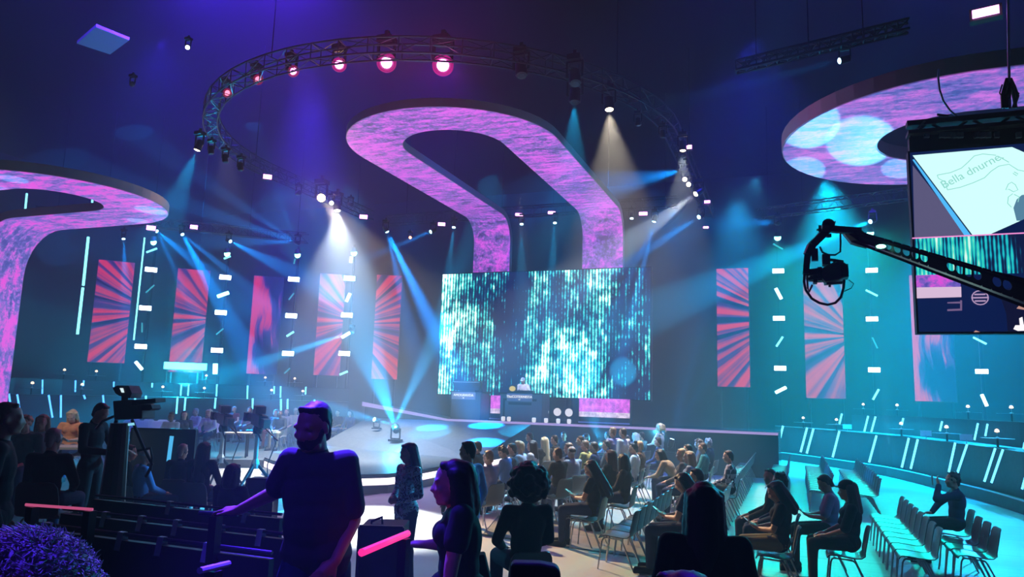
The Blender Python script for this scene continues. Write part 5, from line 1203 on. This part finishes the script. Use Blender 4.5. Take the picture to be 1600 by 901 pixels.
def pedestal_camera():
    top = P(190, 640, 8.6); t = thing('pedestal_camera', 'large pedestal camera with a hooded viewfinder in front of the far tables', 'camera', (top.x, top.y, 0)); o = t.location.copy()
    K = lambda x, y, e=0.: P(x, y, 8.6+e)-o
    CG = mat('camera_grey', (.05, .05, .055, 1), .5)
    MB().prism([K(176, 626), K(206, 624), K(222, 632), K(222, 654), K(178, 656)], FX*.32).build('body', CG, t, bevel=.01)
    MB().prism([K(206, 625), K(243, 622), K(243, 628), K(206, 633)], FX*.25).prism([K(215, 633), K(236, 632), K(238, 638), K(234, 641), K(216, 641)], FX*.22).build('lens', BLACK, t)
    vf = MB().prism([K(176, 606), K(183, 602), K(201, 602), K(206, 614), K(203, 622), K(186, 618), K(180, 614)], FX*.25).bar(K(195, 618, .1), K(195, 628, .1), .05).build('viewfinder', CG, t)
    MB().prism([K(187, 606, -.01), K(192, 606, -.01), K(194, 613, -.01), K(190, 613, -.01)], FX*.005).build('viewfinder_screen', emi('viewfinder_glow', (.7, .9, .95), .9), vf)
    MB().lathe([(.16, .25), (.14, .9), (.1, top.z-.15)], 14).build('column', BLKMET, t); MB().lathe([(.5, .06), (.5, .16), (.2, .26)], 20).build('base', BLACK, t)
    MB().tube([K(178, 650), K(160, 658), K(150, 670)], .015, 6).tube([K(182, 656), K(172, 690), K(176, 720)], .02, 6).build('pan_bar', BLKMET, t)
    MB().tube([K(206, 655), K(225, 700), K(238, 725), K(228, 745)], .018, 6).tube([K(215, 704), K(235, 700), K(238, 715), K(236, 735)], .016, 6).build('cable', BLACK, t)
    MB().prism([K(200, 661, -.02), K(209, 660, -.02), K(210, 664, -.02), K(200, 665, -.02)], FX*.02).build('status_light', emi('status_glow', (.3, .8, 1), .8), t)
pedestal_camera()
q = P(152, 628, 9.2); person('person in black with a headset standing behind the large pedestal camera', (q.x, q.y, .455), R(-75), 'dj', hs='short', hc='black', top='black', bot='black', sc_=(q.z-.455)/1.74)
# ================================================================ lights
def light(kind, pos, tgt, col, e, ang=30, blend=.25, rad=.06, name='beam', parent=None):
    l = bpy.data.lights.new(name, kind); l.energy = e; l.color = col; l.shadow_soft_size = rad
    if kind == 'SPOT': l.spot_size = math.radians(ang); l.spot_blend = blend
    o = bpy.data.objects.new(name, l); COL.objects.link(o); o.location = pos
    if tgt is not None: o.rotation_euler = (V(tgt)-V(pos)).to_track_quat('-Z', 'Y').to_euler()
    return o
def fixture(x, y, d, tx, ty, td, label, lens, size=.14, group='moving heads on the rig', cat='spotlight', name='moving_head_spotlight', floor=False):
    p = P(x, y, d); tg = P(tx, ty, td); dr = (tg-p).normalized(); t = thing(name, label, cat, p, 0, group)
    q = dr.to_track_quat('Z', 'Y').to_matrix().to_4x4(); s = size
    MB().lathe([(s*.5, -s*2.6), (s*.85, -s*2.3), (s*.95, -s*.3), (s*.8, 0), (s*.8, .005)], 14, q).build('head', BLKMET, t, smooth='auto')
    MB().lathe([(s*.74, .004), (s*.5, .02)], 14, q).build('lens', lens, t)
    c = q @ V((0, 0, -s*1.3)); y_ = MB(); y_.bar(c+V((s*1.2, 0, 0)), c+V((s*1.2, 0, s*2.4)), s*.3); y_.bar(c-V((s*1.2, 0, 0)), c+V((-s*1.2, 0, s*2.4)), s*.3); y_.bar(c+V((-s*1.3, 0, s*2.4)), c+V((s*1.3, 0, s*2.4)), s*.3); y_.bar(c-V((s*1.2, 0, 0)), c+V((s*1.2, 0, 0)), s*.2)
    if floor:
        for v in y_.v: v.z = 2*c.z-v.z
        y_.build('yoke', BLKMET, t); zb = c.z-s*2.55; MB().box((c.x-s*1.4, c.y-s*1.1, zb-s*.5), (c.x+s*1.4, c.y+s*1.1, zb)).build('mounting_base', BLKMET, t); return p+dr*.05
    y_.build('yoke', BLKMET, t); MB().box(c+V((-s, -s, s*2.5)), c+V((s, s, s*3.3))).bar(c+V((0, 0, s*3.3)), c+V((0, 0, s*4.2)), s*.5).build('mounting_clamp', BLKMET, t)
    return p+dr*.05
BL = (.0, .28, 1.0); CY = (.0, .5, 1.0); TE = (.0, .8, .68); WH = (.86, .95, 1.0); WA = (1.0, .84, .62); BV = (.065, .02, 1.0); PK = (1.0, .03, .5)
K = KB
def beam(x, y, d, targets, label, col=BL, e=1., ang=9, size=.1, lens=None, blend=.35, floor=False):
    tx = targets[0]; p = fixture(x, y, d, tx[0], tx[1], tx[2] if len(tx) > 2 else d, label, lens or E_BEAM, size, floor=floor)
    for q in targets:
        td = q[2] if len(q) > 2 else d; k = q[3] if len(q) > 3 else 1.; a = q[4] if len(q) > 4 else ang
        light('SPOT', p, P(q[0], q[1], td), col, KBM*e*k*(.45 if col in (WH, WA) else 1), a*(1 if col in (WH, WA) else .68), blend)
beam(193, 373, 32, [(197, 480, 31, 1, 15)], 'blue beam light above the red ray panel nearest the pink ribbon leg', e=.55)
beam(245, 361, 32, [(330, 430, 30, .8, 14), (300, 480, 31, .5, 12)], 'blue beam light by the first strobe tower, aimed down across it')
beam(285, 366, 31, [(345, 475, 29, 1.2, 13), (390, 450, 30, .6, 10)], 'blue beam light aimed down over the second red panel', e=1.7)
beam(360, 377, 30, [(470, 432, 28, .5, 16)], 'blue beam light aimed along under the fan of blue beams', e=1.3)
beam(462, 378, 29, [(380, 350, 31.5, 1, 9), (388, 328, 31.5, .7, 8), (375, 378, 32, .9, 10), (444, 330, 31, .4, 6)], 'blue beam light throwing a broad fan above the flame panel', e=2.)
beam(464, 302, 27, [(400, 322, 30, .5, 9)], 'small blue beam light high under the horseshoe truss', e=.5)
beam(545, 319, 30, [(440, 300, 34, .3, 6)], 'blue beam light hidden near the broad white beam', e=.3)
beam(605, 362, 27, [(665, 480, 27, 1.2, 13), (690, 545, 25.5, .9, 12), (650, 560, 27, .45, 14)], 'blue beam light aimed down beside the big screen', e=2.6)
beam(673, 362, 28, [(620, 384, 27, .7, 9)], 'blue beam light aimed along the back truss next to the ribbon leg', e=1.)
beam(709, 355, 30, [(700, 430, 29, .4, 16)], 'pale beam light in the gap beside the ribbon leg, aimed down', e=.5, col=CY)
beam(815, 350, 30, [(815, 420, 29, .35, 16)], 'pale beam light between the ribbon legs, nearest the narrower leg', e=.5, col=CY)
beam(867, 348, 30, [(862, 420, 29, .45, 16)], 'pale beam light between the ribbon legs, nearest the wider leg', e=.5, col=CY)
beam(987, 341, 30, [(985, 430, 29, .25, 16)], 'pale beam light just outside the wider ribbon leg', e=.4, col=CY)
beam(1022, 346, 26, [(1003, 425, 26, 1, 9), (985, 430, 26, .5, 9)], 'blue beam light aimed down over the corner of the big screen', e=1.7)
beam(1063, 267, 24, [(960, 285, 31, 1, 13), (950, 305, 31, .7, 10)], 'blue beam light on the truss side, aimed across behind the ribbon arch', e=1.8)
beam(1092, 339, 25, [(1040, 372, 24, .7, 10)], 'blue beam light low on the truss side, aimed down', e=1.2)
beam(1213, 348, 27, [(1120, 345, 34, .7, 8), (1120, 330, 34, .4, 6), (1110, 360, 34, .5, 8)], 'blue beam light aimed level from the green topped tower', e=2.)
beam(1360, 346, 24, [(1290, 375, 23, 1, 12)], 'blue beam light above the crane arm', e=1.6, col=CY)
beam(1312, 95, 13, [(1240, 113, 13, .12, 10)], 'faint blue beam light on the dark truss above the looped ribbon', e=.6, size=.08)
beam(546, 520, 33, [(470, 545, 31, 1, 10)], 'cyan beam light low on the strobe tower behind the white beam', e=2.2, col=CY)
beam(527, 329, 26, [(540, 560, 25, 1, 62)], 'white spotlight with the broadest beam under the horseshoe truss', col=WH, e=.52, size=.15, lens=emi('white_lens', (.9, .97, 1), 9), blend=.65)
beam(952, 171, 19, [(962, 330, 18.5, 1, 42)], 'warm white spotlight hanging from the curve of the horseshoe truss', col=WA, e=.2, size=.15, lens=E_WARM, blend=.5)
beam(898, 160, 18.5, [(892, 300, 18, .3, 40)], 'dim spotlight on the truss next to the warm white one', col=CY, e=.25, size=.17, lens=BLKMET)
beam(1087, 303, 23, [(960, 395, 22, 1, 17)], 'white spotlight slanting down from the truss side', col=WH, e=.6, size=.12, lens=E_WARM)
beam(1067, 235, 21, [(1066, 300, 21, .25, 36)], 'small white downlight below the pink strobe on the truss', col=WH, e=.5, size=.12, lens=E_WARM)
beam(308, 234, 19, [(285, 290, 19, .3, 40)], 'small white downlight at the outer edge of the horseshoe truss', col=CY, e=.4, size=.11, lens=E_WARM)
fixture(502, 309, 25, 560, 420, 10, 'warm glaring lamp under the horseshoe truss', emi('warm_glare', (1, .72, .42), 14), .19); light('SPOT', P(502, 309, 24.6), P(620, 520, 8), (1, .5, .2), 260, 165, .4, .1)
fixture(518, 317, 25.5, 540, 330, 15, 'small white lamp between the warm glare and the broad white beam', emi('white_lens', (.9, .97, 1), 9), .1)
for i, (x, y) in enumerate(((1070, 280), (1076, 288))): fixture(x, y, 23, 900, 420, 12, '%s warm lamp on the truss side below the blue beam light' % ('upper', 'lower')[i], E_WARM, .1)
fixture(641, 371, 29, 600, 420, 12, 'small orange lamp between two blue beam lights', emi('orange_lens', (1, .4, .2), 5), .08)
for i, (x, y, s) in enumerate(((815, 118, .17), (899, 130, .17))): fixture(x, y, 17.5, x+5, y+60, 17, 'dark unlit moving head hanging from the truss, %s the warm spotlight' % ('further from', 'nearer to')[i], BLACK, s)
for i, (x, y) in enumerate(((997, 196), (1036, 215), (330, 240), (352, 253), (376, 266))): fixture(x, y, 20, x+3, y+60, 20, 'dark unlit lamp on the horseshoe truss, %s' % ('just past the warm spotlight', 'near the pink strobe on its side', 'first after its outer downlight', 'second after its outer downlight', 'third after its outer downlight')[i], mat('dull_lens', (.12, .12, .14, 1), .2), .09)
# floor beam lights pointing up
beam(617, 665, 25.5, [(574, 548, 31, 1.1, 20), (672, 545, 30, .9, 12), (560, 650, 24, .5, 12)], 'glaring floor beam light shooting up beside the big screen', e=3.4, col=CY, size=.14, floor=True, lens=emi('cyan_glare', (.3, .9, 1), 12)); light('POINT', P(617, 664, 25.2), None, (.05, .6, 1), 260, rad=.08)
beam(938, 692, 21.5, [(922, 640, 24.5, .8, 20), (955, 638, 24.5, .45, 12)], 'floor beam light behind the guests in front of the wide step screen', e=.5, floor=True, col=CY, lens=emi('cyan_glare', (.3, .9, 1), 12)); light('POINT', P(938, 690, 21.2), None, (.05, .6, 1), 160, rad=.08)
beam(1050, 686, 23, [(1092, 520, 23, .5, 9), (1120, 560, 23, .4, 9), (1075, 500, 23, .25, 8)], 'floor beam light behind the standing woman with her arms out', floor=True, e=.7)
beam(585, 655, 27, [(545, 640, 26, .7, 8), (540, 655, 26, .5, 6)], 'low floor beam light sending blue beams flat across the guests', floor=True, e=.5)
# pink pars on the front of the horseshoe
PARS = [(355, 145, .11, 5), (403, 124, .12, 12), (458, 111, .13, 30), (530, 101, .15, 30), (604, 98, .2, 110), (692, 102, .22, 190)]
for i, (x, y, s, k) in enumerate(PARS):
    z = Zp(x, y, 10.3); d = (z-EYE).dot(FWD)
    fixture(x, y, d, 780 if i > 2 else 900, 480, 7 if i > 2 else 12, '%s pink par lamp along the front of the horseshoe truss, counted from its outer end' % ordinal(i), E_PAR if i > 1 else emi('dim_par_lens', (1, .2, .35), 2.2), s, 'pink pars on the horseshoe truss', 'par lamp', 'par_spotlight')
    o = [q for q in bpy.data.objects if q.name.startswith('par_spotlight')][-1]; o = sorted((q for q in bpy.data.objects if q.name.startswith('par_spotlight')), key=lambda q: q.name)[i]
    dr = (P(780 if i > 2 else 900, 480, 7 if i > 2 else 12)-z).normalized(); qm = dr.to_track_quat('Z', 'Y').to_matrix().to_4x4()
    MB().tube([qm @ Vector((math.cos(a*PI/12)*s*1.02, math.sin(a*PI/12)*s*1.02, .02)) for a in range(24)], s*.26, 8, closed=True).build('halo_ring', emi('magenta_halo' if i > 2 else 'red_halo', (1.0, .015, .42) if i > 2 else (.5, .01, .1), 1.1 if i > 3 else .35), o)  # glowing ring added round the lens, standing in for the halo of its light
    light('SPOT', z+(EYE-z).normalized()*.3, EYE+Vector((0, 0, .6)), PK, k, 170, .3, .12)
# pink strobes on the rig
PST = [(236, 356, 30, 13, 7, 'pink strobe under the rounded end of the pink ribbon'), (303, 354.5, 30, 11, 6, 'pink strobe a little past the rounded end of the pink ribbon'), (418, 276, 24, 13, 7, 'pink strobe under the long side of the horseshoe truss'), (568, 338.5, 28, 12, 6, 'pink strobe past the warm glaring lamp'), (690, 350, 30, 11, 5, 'pink strobe beside the narrower ribbon leg'), (811, 335, 30, 12, 4, 'pink strobe between the ribbon legs, nearest the narrower leg'), (862, 332, 30, 12, 4, 'pink strobe between the ribbon legs, nearest the wider leg'), (1005, 333.5, 30, 13, 5, 'pink strobe just past the wider ribbon leg'), (1073, 229.5, 21, 16, 6, 'bright pink strobe at the side of the horseshoe curve'), (1105, 315, 25, 9, 4, 'small pink strobe low on the truss side'), (1103, 355, 27, 8, 3, 'smallest red pink strobe lowest on the truss side'), (1540, 18, 8, 38, 13, 'large pink strobe high above the hanging screen'), (1540, 25, 8, 38, 5, 'lower bar of the large pink strobe'), (1423, 291, 14, 5, 5, 'tiny pink strobe beside the edge of the hanging screen')]
for x, y, d, w, h, lb in PST:
    if 'lower bar' in lb: continue
    strobe(x, y, d, lb, E_PINKS, w, h, group='pink strobes on the rig')
    light('SPOT', P(x, y, d-.2), P(x, y+150, max(4, d-14)), (.75, .08, .9), KP*.8*(d/28)**2, 120, .9, .08)
for i, (x, y) in enumerate(((293, 74), (206, 132))): fixture(x, y, 17, x-20, y+30, 15, 'small white lamp below the dark ceiling, %s' % ('nearer the pale baffle', 'under the pale baffle')[i], emi('white_lens', (.9, .97, 1), 9) if i == 0 else mat('dull_lens', (.3, .3, .35, 1), .2), .07)
# cyan flood glaring low in front of the second red panel
p = P(290, 572, 35.8); t = thing('flood_batten', 'wide cyan flood batten glaring at the foot of the second red panel', 'flood lamp', p, math.atan2(EYE.x-p.x, -(EYE.y-p.y)))
MB().box((-.95, 0, -.16), (.95, .03, .17)).build('lens', emi('cyan_batten', (.12, .85, 1), 4), t); MB().box((-1.0, .04, -.2), (1.0, .2, .2)).build('housing', BLACK, t); MB().bar((-.8, .1, -.2), (-.8, .1, -p.z+2.5), .06).bar((.8, .1, -.2), (.8, .1, -p.z+2.5), .06).build('mounting_leg', BLKMET, t)
light('SPOT', P(290, 574, 35.4), P(345, 720, 27), (.0, .6, 1.0), 4200, 75, .9, .5); light('SPOT', P(290, 590, 34.8), P(290, 556, 40), (.02, .7, 1.0), 3500, 80, .9, .3); light('SPOT', P(310, 574, 35.4), P(440, 600, 34), (.0, .6, 1.0), 1500, 70, .8, .3); light('SPOT', P(290, 572, 35.3), P(290, 572, 10), (.0, .62, 1.0), 1800, 170, .3, .5)
light('SPOT', P(270, 430, 36), P(300, 640, 34), (.01, .62, .9), K*.15, 60, .6, .3)
# teal wash from the towers past the screen: the empty chairs and turquoise floor
for (x, y, d, tg, c, e, a) in ((1215, 371, 32.7, (.0, 19, 0), TE, 8, 30), (1360, 364, 30.7, (2.0, 15, 0), TE, 6.5, 34), (1215, 380, 32.5, (2.5, 33, 3), TE, .9, 80), (1362, 380, 30.5, (5, 30, 3), TE, .9, 90), (1534, 420, 27.5, (6, 13, 0), (.02, .5, 1), 6, 60), (240, 380, 37.5, (-29, 28, 0), TE, .5, 40), (355, 396, 37.5, (-26, 28, 0), TE, .4, 40)):
    light('SPOT', P(x, y, d), tg, c, K*KT*e, a, .5, .2, 'tower wash')
light('SPOT', (7, 9, 7.5), (4.4, 11.5, 0), (.02, .45, 1), K*.1, 60, .6, .2, 'blue floor wash')
light('SPOT', P(1500, 330, 19), P(1500, 720, 20), (.02, .5, .85), K*KT*.8, 90, .7, .3, 'blue tier wash')
# key light over the guests: the warm glaring lamp and its white neighbour, blue fill from the stage
light('SPOT', P(502, 309, 24.5), (-2.6, 11.2, 0), (1, .72, .38), K*KEY*5.5, 15, .5, .12, 'warm key')
light('SPOT', P(518, 317, 25.0), (-6.9, 12.0, 0), (.95, 1, .98), K*KEY*8., 11, .35, .12, 'white key')
light('SPOT', P(518, 317, 25.0), (-15.2, 17.9, 0), (1, .98, .92), K*KEY*1.0, 12, .4, .12, 'white key')
light('SPOT', (-17, 18, 10.2), (-20.5, 24.2, .8), (1, .9, .82), K*KEY*.5, 40, .6, .15, 'guest key')
light('SPOT', (-12, 5, 9.0), (-14, 11.5, .8), (.75, .85, 1), K*KEY*.5, 42, .6, .15, 'guest key')
light('SPOT', (-4, 27, 9.5), (-3.5, 15, .5), (.03, .42, 1), K*.14, 50, .6, .2, 'blue back light')
light('SPOT', (-1, 26, 10), (-2.2, 12, 0), (.05, .5, 1), K*.1, 40, .6, .2, 'blue back light')
light('SPOT', (-3.5, 16, 7.), P(238, 725, 10.5), (.05, .5, 1), K*.9, 14, .4, .2, 'blue sleeve light')
light('SPOT', P(812, 300, 22), (-9.6, 27.4, 2.7), (1, .95, .92), K*.5, 12, .5, .05, 'performer fill')  # added front spots with no fixture, to brighten the performers
light('SPOT', P(702, 300, 22), (-11.8, 26.4, 2.4), (1, .95, .92), K*.15, 12, .5, .05, 'performer fill')
light('SPOT', P(775, 590, 13), P(652, 742, 9.3), (.08, .65, 1), 900, 9, .4, .08, 'cyan side light')
light('SPOT', P(880, 560, 14), P(748, 760, 9.1), (.08, .6, 1), 1500, 10, .4, .08, 'cyan side light')
# violet blue wash above the tribune
light('SPOT', P(430, -110, 16), P(600, -20, 40), BV, K*BVK, 110, .8, .3, 'violet wash')
light('SPOT', P(440, -70, 22), P(450, -40, 30), (.085, .015, 1), K*BVK*3.4, 120, .9, .3, 'violet wash')
light('SPOT', P(300, -60, 22), P(330, 30, 28), (.06, .015, 1), K*BVK*1.6, 100, .9, .3, 'violet wash')
light('SPOT', P(1500, -150, 13), P(1500, 40, 40), BV, K*BVK*.4, 110, .8, .3, 'violet wash')
light('SPOT', P(60, -160, 18), P(120, 100, 40), BV, K*BVK*.6, 100, .8, .3, 'violet wash')
light('SPOT', (-2.6, .6, 5.0), P(480, 780, 3.8), BV, 200*HDK, 26, .8, .2, 'violet wash')  # added fill from the camera side, no lamp known, lifts the shirt front
light('SPOT', (-1.5, 1.5, 4.4), P(70, 880, 1.02), BV, 480*HDK, 18, .7, .15, 'violet wash')
light('SPOT', (-3.4, 4.4, 4.8), P(476, 735, 3.8), BV, 8000*HDK, 27, .8, .12, 'violet wash')
light('SPOT', (-.2, 3.4, 5.2), P(1062, 895, 2.0), BV, 500*HDK, 40, .7, .15, 'violet wash')
# light-blue spots that the rig throws onto the undersides of the ribbons
for x, y, z, px, py, pz, r, e in ((262, 312, 7.2, 330, 585, 25, 5.0, 3), (235, 328, 7.2, 300, 585, 24, 5.0, 3), (215, 344, 7.2, 250, 585, 24, 4.4, 2.4), (20, 279, 7.2, 60, 560, 20, 5., 2), (-8, 292, 7.2, 40, 560, 20, 5., 1.6), (1262, 195, 6.9, 1300, 700, 24, 2.6, 1), (1345, 225, 6.9, 1390, 700, 24, 3.0, 1.1), (1410, 262, 6.9, 1440, 700, 22, 2.6, .7), (1255, 268, 6.9, 1280, 700, 26, 2.2, .6)):
    tg = Zp(x, y, z); s = P(px, py, pz); light('SPOT', s, tg, (.1, .6, 1), K*RSP*e*((tg-s).length/12)**2, r*1.55, .25, .02, 'ribbon spot')
# blue and teal spots, added without fixtures, that fill the hall with coloured haze
for (x, y, d, tx, ty, td, c, e, a) in ((640, 330, 30, 640, 620, 27, (.02, .2, 1), .45, 70), (1050, 330, 27, 1080, 640, 26, (.01, .22, 1), .9, 80), (1150, 300, 30, 1170, 640, 30, (.01, .42, .95), 7., 70), (420, 330, 27, 400, 600, 26, (.02, .2, 1), .2, 70), (880, 340, 29, 880, 660, 27, (.02, .25, 1), .3, 70),
  (1290, 280, 31, 1330, 640, 30, (.0, .58, .9), 27., 70), (1480, 300, 25, 1500, 660, 25, (.0, .42, 1), 20., 80), (330, 380, 33, 300, 620, 34, (.0, .6, .9), .5, 60), (700, 60, 24, 660, 420, 28, (.06, .005, 1), 1.2, 110), (1180, 60, 20, 1150, 420, 22, (.02, .03, 1), 1.8, 110), (250, 60, 22, 250, 420, 28, (.03, .01, 1), 1.2, 110)):
    light('SPOT', P(x, y, d), P(tx, ty, td), c, KHZ*e, a, 1, .3, 'haze fill')
# haze in the whole hall
w = bpy.data.worlds.new('hall_haze'); sc.world = w; w.use_nodes = True; nt = w.node_tree
nt.nodes['Background'].inputs[0].default_value = (.004, .006, .016, 1); nt.nodes['Background'].inputs[1].default_value = 0.
v = nt.nodes.new('ShaderNodeVolumeScatter'); v.inputs['Density'].default_value = HAZE; v.inputs['Anisotropy'].default_value = .25; v.inputs['Color'].default_value = (.9, .95, 1, 1)
nt.links.new(v.outputs[0], nt.nodes['World Output'].inputs['Volume'])
vs = sc.view_settings; vs.view_transform = 'Standard'; vs.look = 'None'; vs.exposure = .18; vs.gamma = 1; vs.use_curve_mapping = False
